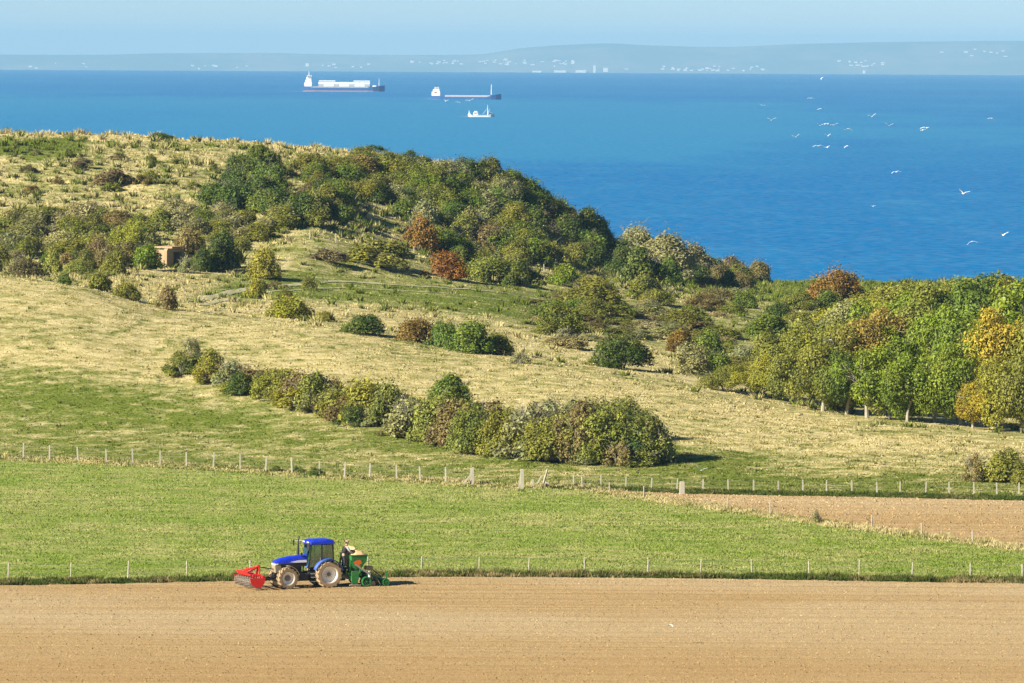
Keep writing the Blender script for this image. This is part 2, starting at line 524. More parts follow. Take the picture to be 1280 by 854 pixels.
def water_material():
    t = NT('sea_water')
    geo = t.n('ShaderNodeNewGeometry').outputs['Position']
    wav = t.n('ShaderNodeTexNoise'); t.t.links.new(t.pos((0.35, 0.22, 0.35)), wav.inputs['Vector']); wav.inputs['Scale'].default_value = 1.0; wav.inputs['Detail'].default_value = 3.0
    # wind-ruffled and slick patches lie in long streaks
    s1 = t.noise(t.pos((1 / 900, 1 / 2600, 1)), 1.0, 4.0, 0.55)
    s2 = t.noise(t.pos((1 / 110, 1 / 420, 1)), 1.0, 4.0, 0.65)
    s3 = t.noise(t.pos((1 / 26, 1 / 60, 1)), 1.0, 3.0, 0.6)
    slick = t.math('ADD', t.math('MULTIPLY', t.ramp(s1, 0.40, 0.62), 0.30), t.math('MULTIPLY', t.ramp(s2, 0.42, 0.70), 0.38))
    wob = t.math('ADD', t.math('MULTIPLY', t.math('SUBTRACT', s2, 0.5), 1.6), t.math('MULTIPLY', t.math('SUBTRACT', s1, 0.5), 0.9))
    slick = t.math('ADD', slick, t.math('MULTIPLY', t.ramp(t.math('ADD', t.attr('calm'), wob), 0.15, 0.95), 0.70), clamp=True)
    sub = t.n('ShaderNodeVectorMath', operation='SUBTRACT'); t.t.links.new(wav.outputs['Color'], sub.inputs[0]); sub.inputs[1].default_value = (0.5, 0.5, 0.5)
    amp = t.math('SUBTRACT', 0.95, t.math('MULTIPLY', slick, 0.45))
    sl = t.n('ShaderNodeVectorMath', operation='SCALE'); t.t.links.new(sub.outputs[0], sl.inputs[0]); t.t.links.new(amp, sl.inputs['Scale'])
    ad = t.n('ShaderNodeVectorMath', operation='ADD'); t.t.links.new(sl.outputs[0], ad.inputs[0]); ad.inputs[1].default_value = (0, -0.10, 1)
    nn = t.n('ShaderNodeVectorMath', operation='NORMALIZE'); t.t.links.new(ad.outputs[0], nn.inputs[0])
    c = t.mix(slick, (0.0, 0.136, 0.345), (0.018, 0.195, 0.370))
    c = t.mix(t.math('MULTIPLY', t.ramp(s3, 0.5, 0.75), 0.5), c, (0.03, 0.21, 0.40))
    p = t.n('ShaderNodeBsdfPrincipled'); t.t.links.new(c, p.inputs['Base Color']); p.inputs['Roughness'].default_value = 0.3
    p.inputs['IOR'].default_value = 1.33; p.inputs['Specular IOR Level'].default_value = 0.25
    t.t.links.new(nn.outputs[0], p.inputs['Normal'])
    return t.surf(p.outputs[0])
M['sea'] = water_material()

def far_hill_material():
    t = NT('far_coast_land')
    n1 = t.noise(t.pos((1 / 1500, 1 / 2500, 1 / 400)), 1.0, 4.0, 0.6)
    n2 = t.noise(t.pos((1 / 250, 1 / 600, 1 / 120)), 1.0, 4.0, 0.6)
    c = t.mix(t.ramp(n1, 0.4, 0.6), (0.07, 0.10, 0.04), (0.20, 0.19, 0.09))
    c = t.mix(t.math('MULTIPLY', t.ramp(n2, 0.45, 0.65), 0.6), c, (0.05, 0.075, 0.035))
    return t.surf(t.bsdf(c, 0.95, 0.05))
M['far_land'] = far_hill_material()

# ------------------------------------------------------------------ ground
def fence_Y(X, Y): return np.interp(np.clip(X / np.maximum(Y, 300), -.159, .159), AG, S_FENCE[0])
TRAILS = []
for _p in ([(0, 440), (60, 432), (120, 424), (178, 402)], [(168, 475), (176, 460), (190, 443), (214, 428), (245, 410)], [(60, 500), (150, 498), (230, 512), (300, 528)], [(930, 575), (985, 566), (1020, 560), (1062, 548), (1110, 546)], [(860, 590), (905, 572), (950, 568)], [(820, 535), (900, 540), (1000, 548)], [(300, 407), (380, 420), (470, 437), (560, 452)]):
    _p = np.array(_p, float); _q = np.linspace(_p[0, 0], _p[-1, 0], 50)
    TRAILS.append(ground_at(_q, pchip(_p[:, 0], _p[:, 1], _q) + 1.5 * np.sin(_q / 6.0))[:, :2])
def trail_dist(X, Y):
    shp = np.shape(X); X = np.ravel(X); Y = np.ravel(Y); D = np.full(len(X), 99.0)
    for T in TRAILS:
        m = (Y > T[:, 1].min() - 3) & (Y < T[:, 1].max() + 3) & (X > T[:, 0].min() - 3) & (X < T[:, 0].max() + 3)
        ii = np.nonzero(m)[0]
        if len(ii):
            d = np.full(len(ii), 99.0)
            for a, b in zip(T[:-1], T[1:]):
                ab = b - a; t = np.clip(((X[ii] - a[0]) * ab[0] + (Y[ii] - a[1]) * ab[1]) / (ab @ ab + 1e-9), 0, 1)
                d = np.minimum(d, np.hypot(X[ii] - a[0] - t * ab[0], Y[ii] - a[1] - t * ab[1]))
            D[ii] = np.minimum(D[ii], d)
    return D.reshape(shp)
def dryness(X, Y, Z):
    """share of dry straw in the turf: 0 green, 1 straw"""
    a = np.clip(X / np.maximum(Y, 300), -.159, .159)
    yf, yc, yv, yo, yr = [np.interp(a, AG, S[0]) for S in (S_FENCE, S_CREST, S_VALL, S_FOOT, S_RIDGE)]
    px = 640 + FPX * a
    t = (Y - yf) / (yc - yf)
    wob = 0.10 * fbm(X / 25, Y / 40, 3)
    # lower slope stays green, with a green swathe, the brow is bleached
    d = 0.28 + 0.16 * sstep(0.02, 0.16, t + wob) - 0.22 * sstep(0.16, 0.26, t + wob) + 0.50 * sstep(0.30, 0.56, t + wob)
    right = sstep(820, 1000, px)
    d2 = 0.22 + 0.55 * sstep(0.05, 0.75, t + wob)
    d = d * (1 - right) + d2 * right
    d = np.where((px > 150) & (px < 700), d - 0.10 * sstep(0.25, 0.1, t), d)
    d = d + 0.22 * fbm(X / 30 + 9, Y / 11, 3)
    valley = sstep(1.0, 1.25, (Y - yf) / (yc - yf))
    tr = (Y - yc) / (yv - yc)
    dv = 0.78 - 0.62 * sstep(0.4, 0.75, tr) * sstep(220, 300, px) * sstep(760, 640, px) + 0.35 * sstep(1.05, 1.35, tr) * sstep(220, 300, px) * sstep(760, 640, px)
    dv = dv - 0.30 * sstep(640, 720, px) * sstep(1.0, 1.3, tr + 0.4) - 0.2 * sstep(900, 1000, px)
    d = np.where(Y > yc, d * (1 - valley) + dv * valley, d)
    rf = sstep(0, 30, Y - yo)
    d = d * (1 - rf) + (0.60 + 0.40 * fbm(X / 7, Y / 5, 3)) * rf
    top = sstep(-22, -6, Y - yr)
    d = d * (1 - top) + 1.0 * top
    gtop = np.exp(-((Y - yr + 34) / 10) ** 2) * sstep(130, 90, px) * 0.7
    d = d - gtop
    d = np.where(px > 850, d * (1 - 0.8 * sstep(yo, yo + 60, Y)), d)
    d = d - 0.38 * np.exp(-(trail_dist(X, Y) / 0.40) ** 2) * np.clip(0.6 + 1.2 * fbm(X / 3, Y / 3, 2), 0, 1)
    near = Y < yf
    d = np.where(near, 0.25, d)
    return np.clip(d, -0.2, 1.2)

acol = np.concatenate([np.linspace(-0.75, -0.125, 12, endpoint=False), np.linspace(-0.125, 0.125, 331), np.linspace(0.125, 0.75, 13)[1:]])
yrow = np.concatenate([np.linspace(-90, 300, 27, endpoint=False), np.arange(300, 452, 8.0), np.arange(452, 990, 1.5), np.linspace(990, 1230, 12)])
YY, AA = np.meshgrid(yrow, acol, indexing='ij')
XX = AA * np.maximum(YY, 300.0)
ZZ = height(XX, YY)
V = np.stack([XX, YY, ZZ], -1).reshape(-1, 3)
nr, nc = YY.shape
I = np.arange(nr * nc).reshape(nr, nc)
F = np.stack([I[:-1, :-1], I[:-1, 1:], I[1:, 1:], I[1:, :-1]], -1).reshape(-1, 4)
me = np_mesh('ground', V, F, True, {'dry': ('POINT', dryness(V[:, 0], V[:, 1], V[:, 2]))})
tag(obj('ground', me, M['hill_grass']), 'rolling turf hillside of bleached straw and green grass', 'ground', kind='structure')

# ---- field sheets on the level land
def flat_Y(px, v):
    a, e = direction(px, v)
    return ZC / e
PLOUGH_EDGE = [(-260, 737), (0, 733), (140, 731), (280, 728), (400, 725), (520, 722.5), (640, 722.5), (900, 725), (1100, 728), (1280, 731), (1540, 735)]
PASTURE_LOW = [(-260, 734), (0, 730), (280, 725), (520, 719.5), (640, 719.5), (900, 722), (1280, 728), (1540, 732)]
PASTURE_UP = [(-260, 567), (0, 575), (200, 584), (300, 590), (430, 599), (500, 602), (588, 608), (640, 611), (690, 609), (760, 618), (850, 631), (909, 639), (1019, 655), (1152, 672), (1280, 688), (1540, 718)]
FIELD2_UP = [(740, 613.5), (850, 618), (1050, 622), (1280, 627), (1540, 631)]
FIELD2_LOW = [(740, 614.5), (780, 619), (850, 629), (909, 636.5), (1019, 652.5), (1152, 669.5), (1280, 685.5), (1540, 715)]
def sheet(name, low, up, px0, px1, ncol, nrow, lift, relief=None, dry=None, ynear=None):
    q = np.linspace(px0, px1, ncol)
    vu = pchip([p[0] for p in up], [p[1] for p in up], q)
    yu = flat_Y(q, vu)
    if ynear is None:
        yl = flat_Y(q, pchip([p[0] for p in low], [p[1] for p in low], q))
    else:
        yl = np.full_like(q, ynear)
    a, _ = direction(q, vu)
    s = np.linspace(0, 1, nrow)[:, None]
    Y = yl[None, :] + (yu - yl)[None, :] * s
    X = a[None, :] * Y
    Z = np.full_like(X, lift)
    if relief is not None: Z = Z + relief(X, Y)
    V = np.stack([X, Y, Z], -1).reshape(-1, 3)
    I = np.arange(X.size).reshape(X.shape)
    F = np.stack([I[:-1, :-1], I[:-1, 1:], I[1:, 1:], I[1:, :-1]], -1).reshape(-1, 4)
    at = {}
    if dry is not None: at['dry'] = ('POINT', dry(V[:, 0], V[:, 1]))
    return np_mesh(name, V, F, True, at)
def soil_relief(X, Y):
    return 0.020 * pnoise(X / 0.9, Y / 0.35) + 0.016 * np.sin(Y * 2 * np.pi / 0.75 + 1.5 * pnoise(X / 9, Y / 3)) + 0.02 * pnoise(X / 5, Y / 1.7)
def pasture_dry(X, Y):
    return 0.46 + 0.24 * fbm(X / 22, Y / 14, 3) + 0.25 * sstep(640, 900, 640 + FPX * X / Y) * sstep(430, 445, Y) * sstep(475, 455, Y)
tag(obj('ploughed_field', sheet('ploughed_field', None, PLOUGH_EDGE, -120, 1400, 300, 480, 0.075, soil_relief, ynear=285), M['soil']),
    'tan harrowed soil of the wide foreground field', 'field', kind='structure')
tag(obj('pasture', sheet('pasture', PASTURE_LOW, PASTURE_UP, -250, 1530, 220, 90, 0.035, lambda X, Y: 0.015 * pnoise(X / 3, Y / 3), pasture_dry), M['pasture']),
    'smooth bright green pasture behind the tractor', 'field', kind='structure')
tag(obj('ploughed_field', sheet('far_ploughed_field', FIELD2_LOW, FIELD2_UP, 742, 1530, 200, 90, 0.075, soil_relief), M['soil_far']),
    'wedge of bare brown soil beyond the diagonal fence', 'field', kind='structure')

# ---- worn track in the valley
def ribbon(name, pts, width, mat, lift=0.05, label=''):
    p = np.array(pts, float)
    q = np.linspace(p[0, 0], p[-1, 0], 160)
    G = ground_at(q, pchip(p[:, 0], p[:, 1], q))
    for c in range(3):
        G[:, c] = np.convolve(np.pad(G[:, c], 6, mode='edge'), np.ones(13) / 13, mode='valid')
    d = np.gradient(G[:, :2], axis=0); d /= np.linalg.norm(d, axis=1)[:, None] + 1e-9
    nrm = np.stack([-d[:, 1], d[:, 0]], -1)
    cols = []
    for k in np.linspace(-1, 1, 5):
        wv = width * (0.5 + 0.12 * pnoise(G[:, 0] / 3, G[:, 1] / 3 + 5 * k)) * k
        X = G[:, 0] + nrm[:, 0] * wv; Y = G[:, 1] + nrm[:, 1] * wv
        cols.append(np.stack([X, Y, height(X, Y) + lift - 0.04 * abs(k)], -1))
    V = np.stack(cols, 1).reshape(-1, 3)
    I = np.arange(len(V)).reshape(-1, 5)
    F = np.stack([I[:-1, :-1], I[:-1, 1:], I[1:, 1:], I[1:, :-1]], -1).reshape(-1, 4)
    return tag(obj(name, np_mesh(name, V, F, True), mat), label, 'track', kind='structure')
_t = NT('worn_track')
_c = _t.mix(_t.ramp(_t.noise(_t.pos(), 0.8, 4, 0.65), 0.35, 0.65), (0.27, 0.27, 0.12), (0.48, 0.44, 0.30))
M['track'] = _t.surf(_t.bsdf(_c, 0.95, 0.05))
ribbon('track', [(236, 378), (290, 366), (350, 357), (420, 353), (500, 356), (580, 362), (650, 371), (740, 384)], 1.7, M['track'], 0.12, 'pale wheel track worn through the valley grass')
ribbon('track', [(246, 384), (300, 372), (360, 363), (420, 360), (500, 364), (580, 370), (650, 379)], 0.9, M['track'], 0.10, 'thinner worn wheel rut running below the pale track')

# ------------------------------------------------------------------ sea (with the curve of the earth) and the far coast
RE = 7.4e6
def sea_z(X, Y): return SEA_Z - (np.asarray(X, float) ** 2 + np.asarray(Y, float) ** 2) / (2 * RE)
yr_ = np.concatenate([np.linspace(600, 1500, 12, endpoint=False), np.geomspace(1500, 40000, 260)])
ac_ = np.concatenate([np.linspace(-0.7, -0.12, 12, endpoint=False), np.linspace(-0.12, 0.12, 60), np.linspace(0.12, 0.7, 13)[1:]])
YY, AA = np.meshgrid(yr_, ac_, indexing='ij')
XX = AA * np.maximum(YY, 3000)
V = np.stack([XX, YY, sea_z(XX, YY)], -1).reshape(-1, 3)
I = np.arange(len(V)).reshape(YY.shape)
F = np.stack([I[:-1, :-1], I[:-1, 1:], I[1:, 1:], I[1:, :-1]], -1).reshape(-1, 4)
d_ = np.hypot(V[:, 0], V[:, 1]); q_ = 640 + FPX * V[:, 0] / np.maximum(V[:, 1], 3000)
lo_ = 2150 + 900 * sstep(500, 1300, q_) + 250 * fbm(V[:, 0] / 300, V[:, 1] / 700, 3); hi_ = 5200 - 900 * sstep(300, 1300, q_)
calm = sstep(lo_ - 420, lo_ + 500, d_) * sstep(hi_ * 1.35, hi_ * 0.9, d_) * (1 - 0.45 * sstep(900, 1400, q_))
tag(obj('sea', np_mesh('sea', V, F, True, {'calm': ('POINT', calm)}), M['sea']), 'deep blue sea reaching to the horizon', 'sea', kind='structure')

COAST_TOP = [(-1500, 66), (-400, 67), (0, 68), (120, 68.5), (210, 66.5), (330, 66.5), (420, 68.5), (500, 69), (600, 68), (640, 62), (680, 58), (740, 55), (760, 54.5), (810, 57), (900, 58.5), (1000, 55), (1100, 53), (1280, 51), (1700, 50), (2800, 60)]
CY0, CY1 = 44500.0, 47500.0
def coast_h(X, Y):
    a = X / Y
    q = np.linspace(-1500, 2800, 800)
    aq, eq = direction(q, pchip([p[0] for p in COAST_TOP], [p[1] for p in COAST_TOP], q))
    ztop = ZC - np.interp(a, aq, eq) * CY1
    zb = sea_z(X, CY0)
    s = np.clip((Y - CY0) / (CY1 - CY0), 0, 1)
    ztop = ztop + 5 * fbm(X / 900, X * 0 + 3.3, 4)
    prof = 0.30 * sstep(0, 0.25, s) + 0.70 * sstep(0.15, 1.0, s)
    z = zb + (ztop - zb) * prof + 14 * fbm(X / 1100, Y / 900, 4) * sstep(0.05, 0.3, s) * sstep(1.0, 0.7, s)
    return np.where(Y > CY1, z - (Y - CY1) * 0.03, z)
aq_ = np.linspace(-0.30, 0.30, 420)
yq_ = np.concatenate([[44380], np.linspace(CY0, CY1, 40), [48500, 49500]])
YY, AA = np.meshgrid(yq_, aq_, indexing='ij')
XX = AA * YY
ZZ = np.where(YY < CY0, sea_z(XX, YY) - 6, coast_h(XX, YY))
V = np.stack([XX, YY, ZZ], -1).reshape(-1, 3)
I = np.arange(len(V)).reshape(YY.shape)
F = np.stack([I[:-1, :-1], I[:-1, 1:], I[1:, 1:], I[1:, :-1]], -1).reshape(-1, 4)
tag(obj('hills', np_mesh('hills', V, F, True), M['far_land']), 'pale hazy hills of the coast across the water', 'hills', kind='structure')

# ------------------------------------------------------------------ foliage
def leaf_mesh(name, C, N, size, tint, hue, rs, asp=0.62):
    """one small four-cornered leaf spray per point, facing N"""
    n = len(C)
    N = N / (np.linalg.norm(N, axis=1)[:, None] + 1e-9)
    R = rs.normal(size=(n, 3))
    U = np.cross(N, R); U /= np.linalg.norm(U, axis=1)[:, None] + 1e-9
    W = np.cross(N, U)
    s = size[:, None]
    j = rs.uniform(0.7, 1.3, (n, 4, 1))
    bend = N * s * rs.uniform(-.35, .35, (n, 1))
    P = np.stack([C + U * s * j[:, 0] + bend, C + W * s * asp * j[:, 1], C - U * s * j[:, 2] + bend, C - W * s * asp * j[:, 3]], 1)
    F = np.arange(n * 4).reshape(n, 4)
    return np_mesh(name, P.reshape(-1, 3), F, False, {'tint': ('FACE', tint), 'hue': ('FACE', hue)})

HU = 1.5      # crowns are modelled one unit wide each side and HU units tall
def bush_crown(seed, n, leaf, nlobe, spread=0.62, lob=(0.28, 0.5), ragged=0.22, low=0.0):
    rs = np.random.RandomState(seed)
    lc = []; lr = []
    for i in range(nlobe):
        a = rs.uniform(0, 2 * np.pi); r = spread * math.sqrt(rs.uniform(0, 1)); rad = rs.uniform(*lob)
        zt = (1 - 0.55 * (r / max(spread, .01)) ** 2) * rs.uniform(0.72, 1.0)
        lc.append((r * math.cos(a), r * math.sin(a), max(zt - rad * 0.9, 0.12 + low))); lr.append(rad)
    for i in range(5):
        a = rs.uniform(0, 6.283); r = rs.uniform(.6, .92); lc.append((r * math.cos(a), r * math.sin(a), 0.06)); lr.append(rs.uniform(.16, .28))
    nlobe += 5
    lc = np.array(lc); lr = np.array(lr)
    w = lr ** 2; k = rs.choice(nlobe, n, p=w / w.sum())
    d = rs.normal(size=(n, 3)); d /= np.linalg.norm(d, axis=1)[:, None]
    d[:, 2] = np.where(d[:, 2] < -0.35, -d[:, 2], d[:, 2])
    rad = lr[k] * np.where(rs.uniform(size=n) < 0.8, rs.uniform(0.72, 1.0, n) + ragged * np.abs(rs.normal(size=n)) * (0.5 + 1.6 * np.clip(d[:, 2], 0, 1) * (rs.uniform(size=n) < .3)), rs.uniform(0.2, 0.85, n))
    C = lc[k] + d * rad[:, None] * np.array([1, 1, 0.85])
    C[:, 2] = np.maximum(C[:, 2], rs.uniform(0.0, 0.12, n))
    N = d + 0.55 * rs.normal(size=(n, 3)) + np.array([0, 0, 0.25])
    C = C * np.array([1, 1, HU])
    lt = rs.uniform(-0.55, 0.55, nlobe); lh = rs.uniform(-1, 1, nlobe)
    tint = lt[k] + rs.uniform(-0.55, 0.55, n)
    hue = lh[k] * 0.7 + rs.uniform(-0.6, 0.6, n)
    return leaf_mesh('bush_crown', C, N, leaf * rs.uniform(0.4, 1.5, n), tint, hue, rs)

def stem_mesh(seed, n, spread=0.6, h=0.8, r=0.018, twigs=2):
    rs = random.Random(seed); mb = MB()
    for i in range(n):
        a = rs.uniform(0, 6.283); q = spread * rs.uniform(0.3, 1)
        b = (0.12 * math.cos(a), 0.12 * math.sin(a), -0.03)
        m = (0.5 * q * math.cos(a + .3), 0.5 * q * math.sin(a + .3), h * 0.5 * rs.uniform(.8, 1.2))
        e = (q * math.cos(a), q * math.sin(a), h * rs.uniform(0.75, 1.1))
        mb.tube([b, m, e], [r, r * .7, r * .3], 4)
        for j in range(twigs):
            c = a + rs.uniform(-1.2, 1.2); l = rs.uniform(.15, .35)
            t = rs.uniform(0.3, 1.0); s = Vector(m).lerp(Vector(e), t)
            mb.tube([s, s + Vector((l * math.cos(c), l * math.sin(c), rs.uniform(0.05, .3)))], [r * .5, r * .2], 3)
    return mb.mesh('stems', True)

CROWNS = {
    'small': [bush_crown(10 + i, 3600, 0.066, 8, 0.62) for i in range(5)],
    'dense': [bush_crown(30 + i, 8000, 0.046, 14, 0.66, (0.26, 0.46)) for i in range(6)],
    'big':   [bush_crown(50 + i, 14000, 0.033, 26, 0.74, (0.18, 0.36)) for i in range(5)],
    'loose': [bush_crown(70 + i, 2200, 0.055, 12, 0.72, (0.18, 0.34), 0.30) for i in range(4)],
    'low':   [bush_crown(90 + i, 4000, 0.054, 12, 0.80, (0.20, 0.36)) for i in range(4)],
}
for ms in CROWNS.values():
    for m_ in ms: m_.materials.append(M['foliage'])
STEMS = [stem_mesh(i, 9, 0.6, 0.8 * HU) for i in range(3)]
for m_ in STEMS: m_.materials.append(M['bark'])
TWIGS = [stem_mesh(20 + i, 22, 0.75, 0.80 * HU, 0.014, 4) for i in range(3)]
for m_ in TWIGS: m_.materials.append(M['pale_bark'])

KC = {  # leaf colours
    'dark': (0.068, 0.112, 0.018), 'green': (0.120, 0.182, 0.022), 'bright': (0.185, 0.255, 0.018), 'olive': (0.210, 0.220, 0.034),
    'yellow': (0.285, 0.280, 0.030), 'brown': (0.220, 0.170, 0.060), 'tan': (0.36, 0.315, 0.14), 'grey': (0.27, 0.27, 0.105),
    'russet': (0.25, 0.145, 0.030), 'red': (0.30, 0.095, 0.020), 'orange': (0.38, 0.275, 0.055), 'gold': (0.40, 0.30, 0.025), 'plum': (0.185, 0.135, 0.062)}
WORD = {'dark': 'dark green', 'green': 'mid green', 'bright': 'fresh green', 'olive': 'olive green', 'yellow': 'yellow green', 'brown': 'brown leaved', 'tan': 'pale tan',
        'grey': 'grey green', 'russet': 'russet tinged', 'red': 'red leaved', 'orange': 'orange leaved', 'gold': 'golden leaved', 'plum': 'purplish brown'}
brs = random.Random(5)
def bush(px, v, w, h, kind, label, group=None, shape=None, sink=0.0, name='bush', G=None, cat='bush', stems=True):
    g = ground_at(px, v)[0] if G is None else G
    k = g[1] / FPX
    rw = 0.5 * w * k * 1.16; hh = h * k * 1.18
    if shape is None:
        shape = 'big' if rw > 3.3 else ('dense' if rw > 1.5 else 'small')
    r = empty(name, (g[0], g[1], g[2] - sink), brs.uniform(0, 6.28))
    r.scale = (rw, rw * brs.uniform(0.85, 1.1), hh / HU)
    tag(r, label, cat, group)
    c = obj('crown', brs.choice(CROWNS[shape]), None, r)
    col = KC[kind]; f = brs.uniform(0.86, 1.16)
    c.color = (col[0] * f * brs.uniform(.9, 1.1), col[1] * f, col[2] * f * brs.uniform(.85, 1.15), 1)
    if stems:
        obj('stems', brs.choice(TWIGS if shape == 'loose' else STEMS), None, r)
    return r

def in_poly(x, y, poly):
    c = False; j = len(poly) - 1
    for i in range(len(poly)):
        xi, yi = poly[i]; xj, yj = poly[j]
        if (yi > y) != (yj > y) and x < (xj - xi) * (y - yi) / (yj - yi) + xi: c = not c
        j = i
    return c
def thicket(poly, sx, sy, w, h, kinds, phrase, group, shape=None, jit=0.45, cat='bush'):
    rs = random.Random(int(poly[0][0] * 7 + poly[0][1]))
    x0, x1 = min(p[0] for p in poly), max(p[0] for p in poly); y0, y1 = min(p[1] for p in poly), max(p[1] for p in poly)
    names = list(kinds); wt = [kinds[k] for k in names]; pts = []; row = 0
    y = y0
    while y <= y1 + .1:
        x = x0 + (row % 2) * sx * 0.5
        while x <= x1 + .1:
            qx, qy = x + rs.uniform(-jit, jit) * sx, y + rs.uniform(-jit, jit) * sy
            if in_poly(qx, qy, poly): pts.append((qx, qy))
            x += sx
        y += sy; row += 1
    if not pts: return
    GG = ground_at([p[0] for p in pts], [p[1] for p in pts])
    for (qx, qy), g in zip(pts, GG):
        kd = rs.choices(names, wt)[0]
        s = rs.uniform(0.8, 1.2)
        sh = shape
        if kd in ('tan', 'grey', 'plum') and shape is None and rs.random() < 0.5: sh = 'loose' if rs.random() < .4 else None
        bush(qx, qy, rs.uniform(*w) * s, rs.uniform(*h) * s, kd, ('big ' if s > 1.07 else ('small ' if s < 0.93 else '')) + WORD[kd] + (' bramble patch ' if shape == 'low' else (' shrub ' if cat == 'shrub' else ' bush ')) + phrase, group, sh, G=g, cat='bramble' if shape == 'low' else cat, name='bramble_patch' if shape == 'low' else ('shrub' if cat == 'shrub' else 'bush'))

# --- the thicket on the seaward ridge
thicket([(262, 262), (280, 222), (300, 212), (345, 218), (362, 245), (352, 272), (290, 274)], 24, 13, (36, 50), (26, 36), {'dark': 4, 'green': 3}, 'in the dark clump on the tawny ridge slope', 'dark clump on the ridge slope')
thicket([(330, 292), (330, 262), (420, 250), (432, 282), (400, 294)], 26, 12, (38, 50), (24, 34), {'green': 3, 'dark': 3, 'olive': 2}, 'below the dark clump, above the valley grass', 'bushes at the foot of the ridge')
thicket([(380, 264), (382, 208), (440, 209), (520, 219), (505, 258), (440, 270)], 27, 12, (38, 56), (21, 30), {'dark': 2, 'olive': 5, 'green': 3, 'plum': 1, 'grey': 1}, 'in the tall thicket below the ridge top', 'thicket below the ridge top')
thicket([(500, 265), (530, 222), (600, 229), (650, 244), (700, 280), (712, 332), (640, 346), (560, 332), (520, 302)], 27, 11, (38, 58), (23, 33), {'dark': 3, 'green': 5, 'olive': 5, 'grey': 1.5, 'plum': .7, 'bright': 1}, 'in the broad thicket on the end of the ridge', 'thicket on the ridge end')
thicket([(690, 280), (720, 288), (790, 322), (800, 352), (730, 350), (700, 330)], 27, 12, (38, 54), (26, 36), {'dark': 5, 'green': 2, 'brown': 1, 'olive': 1}, 'on the steep nose of the ridge above the sea', 'bushes on the ridge nose')
for px, v, w, h, kd, lb in [
        (565, 222, 44, 26, 'dark', 'rounded dark green bush breaking the ridge skyline beside straw grass'),
        (640, 236, 60, 34, 'green', 'broad green bush on the skyline of the ridge end'),
        (690, 262, 46, 34, 'olive', 'olive bush on the falling ridge skyline'),
        (740, 300, 40, 30, 'dark', 'dark bush on the lower ridge skyline beside pale shrubs'),
        (610, 268, 62, 40, 'grey', 'pale feathery bush in the middle of the ridge thicket'),
        (685, 300, 40, 42, 'plum', 'brown leaved bush standing up in the ridge thicket'),
        (645, 292, 32, 34, 'bright', 'light green bush set among dark ones on the ridge end'),
        (455, 215, 60, 34, 'brown', 'brown topped bush on the crown of the ridge thicket'),
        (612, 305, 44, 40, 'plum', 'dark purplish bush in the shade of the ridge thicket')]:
    bush(px, v + 5, w, h * .76, kd, lb, shape='dense')
for px, v, w, h, lb in [(795, 322, 56, 46, 'pale feathery shrub on the skyline above the blue sea'), (825, 350, 90, 52, 'largest pale tan shrub on the headland'), (862, 346, 54, 38, 'pale tan shrub leaning out over the sea'), (790, 345, 50, 36, 'pale shrub behind the dark hollow on the headland')]:
    bush(px, v, w, h, 'tan', lb, 'pale shrubs on the headland', 'big' if w > 80 else 'dense')
bush(806, 358, 62, 44, 'dark', 'dark rounded evergreen bush below the pale headland shrubs', shape='dense')
bush(835, 356, 36, 30, 'green', 'green bush tucked beneath the largest pale headland shrub')
thicket([(868, 350), (880, 338), (955, 350), (960, 362), (880, 366)], 22, 9, (30, 42), (20, 28), {'brown': 2, 'plum': 2, 'dark': 3, 'olive': 2}, 'in the low row at the cliff edge', 'row of bushes at the cliff edge')
for px, v, w, h in [(200, 175, 34, 8), (468, 190, 32, 11), (515, 203, 40, 13)]:
    bush(px, v, w, h, 'dark', 'low flat green bush in the straw on the ridge top', 'low bushes on the ridge top', 'low')
# --- scattered scrub on the tawny ridge face
thicket([(0, 185), (280, 195), (250, 250), (0, 250)], 52, 17, (12, 28), (6, 12), {'brown': 2, 'plum': 1, 'olive': 4, 'grey': 2}, 'dotted over the tawny ridge face', 'scrub dotted over the ridge face', 'low')
bush(140, 232, 46, 21, 'plum', 'biggest brown bush alone on the tawny ridge face', shape='small')
bush(222, 262, 12, 17, 'dark', 'small dark upright bush on the ridge face', shape='small')
# --- scrub belt left, round the bunker
thicket([(-30, 284), (60, 270), (130, 274), (200, 286), (200, 324), (60, 328), (-30, 324)], 25, 10, (38, 56), (18, 28), {'olive': 6, 'green': 2, 'brown': 1.5, 'grey': 3, 'dark': .4, 'yellow': 1.5, 'plum': .5, 'tan': 1.5}, 'in the tangled scrub left of the bunker', 'tangled scrub left of the bunker', cat='shrub')
thicket([(-30, 328), (-30, 340), (70, 348), (190, 342), (200, 326)], 24, 8, (26, 42), (18, 28), {'olive': 4, 'brown': 3, 'plum': 2, 'green': 2, 'grey': 2}, 'along the foot of the scrub facing the straw slope', 'front row of the left scrub', cat='shrub')
thicket([(205, 262), (240, 270), (340, 275), (375, 296), (300, 318), (288, 322), (262, 296), (205, 292)], 26, 10, (34, 48), (14, 23), {'olive': 4, 'brown': 2, 'grey': 2, 'tan': 2, 'green': 2}, 'in the mixed scrub above and right of the bunker', 'mixed scrub right of the bunker', cat='shrub')
bush(238, 322, 46, 36, 'brown', 'brown bush growing over the bunker roof', shape='dense')
bush(252, 339, 27, 27, 'dark', 'dark bush added to darken the bunker opening', shape='dense')  # added bush: its dark leaves stand in for the shade inside the opening
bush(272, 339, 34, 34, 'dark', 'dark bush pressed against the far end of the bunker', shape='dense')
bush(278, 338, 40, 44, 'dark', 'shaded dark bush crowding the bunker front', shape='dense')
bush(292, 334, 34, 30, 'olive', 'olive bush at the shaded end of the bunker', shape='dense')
bush(232, 341, 22, 18, 'grey', 'pale twiggy sapling in front of the bunker wall', shape='loose')
bush(160, 326, 60, 46, 'yellow', 'tall leafy yellow green bush beside the bunker', shape='big')
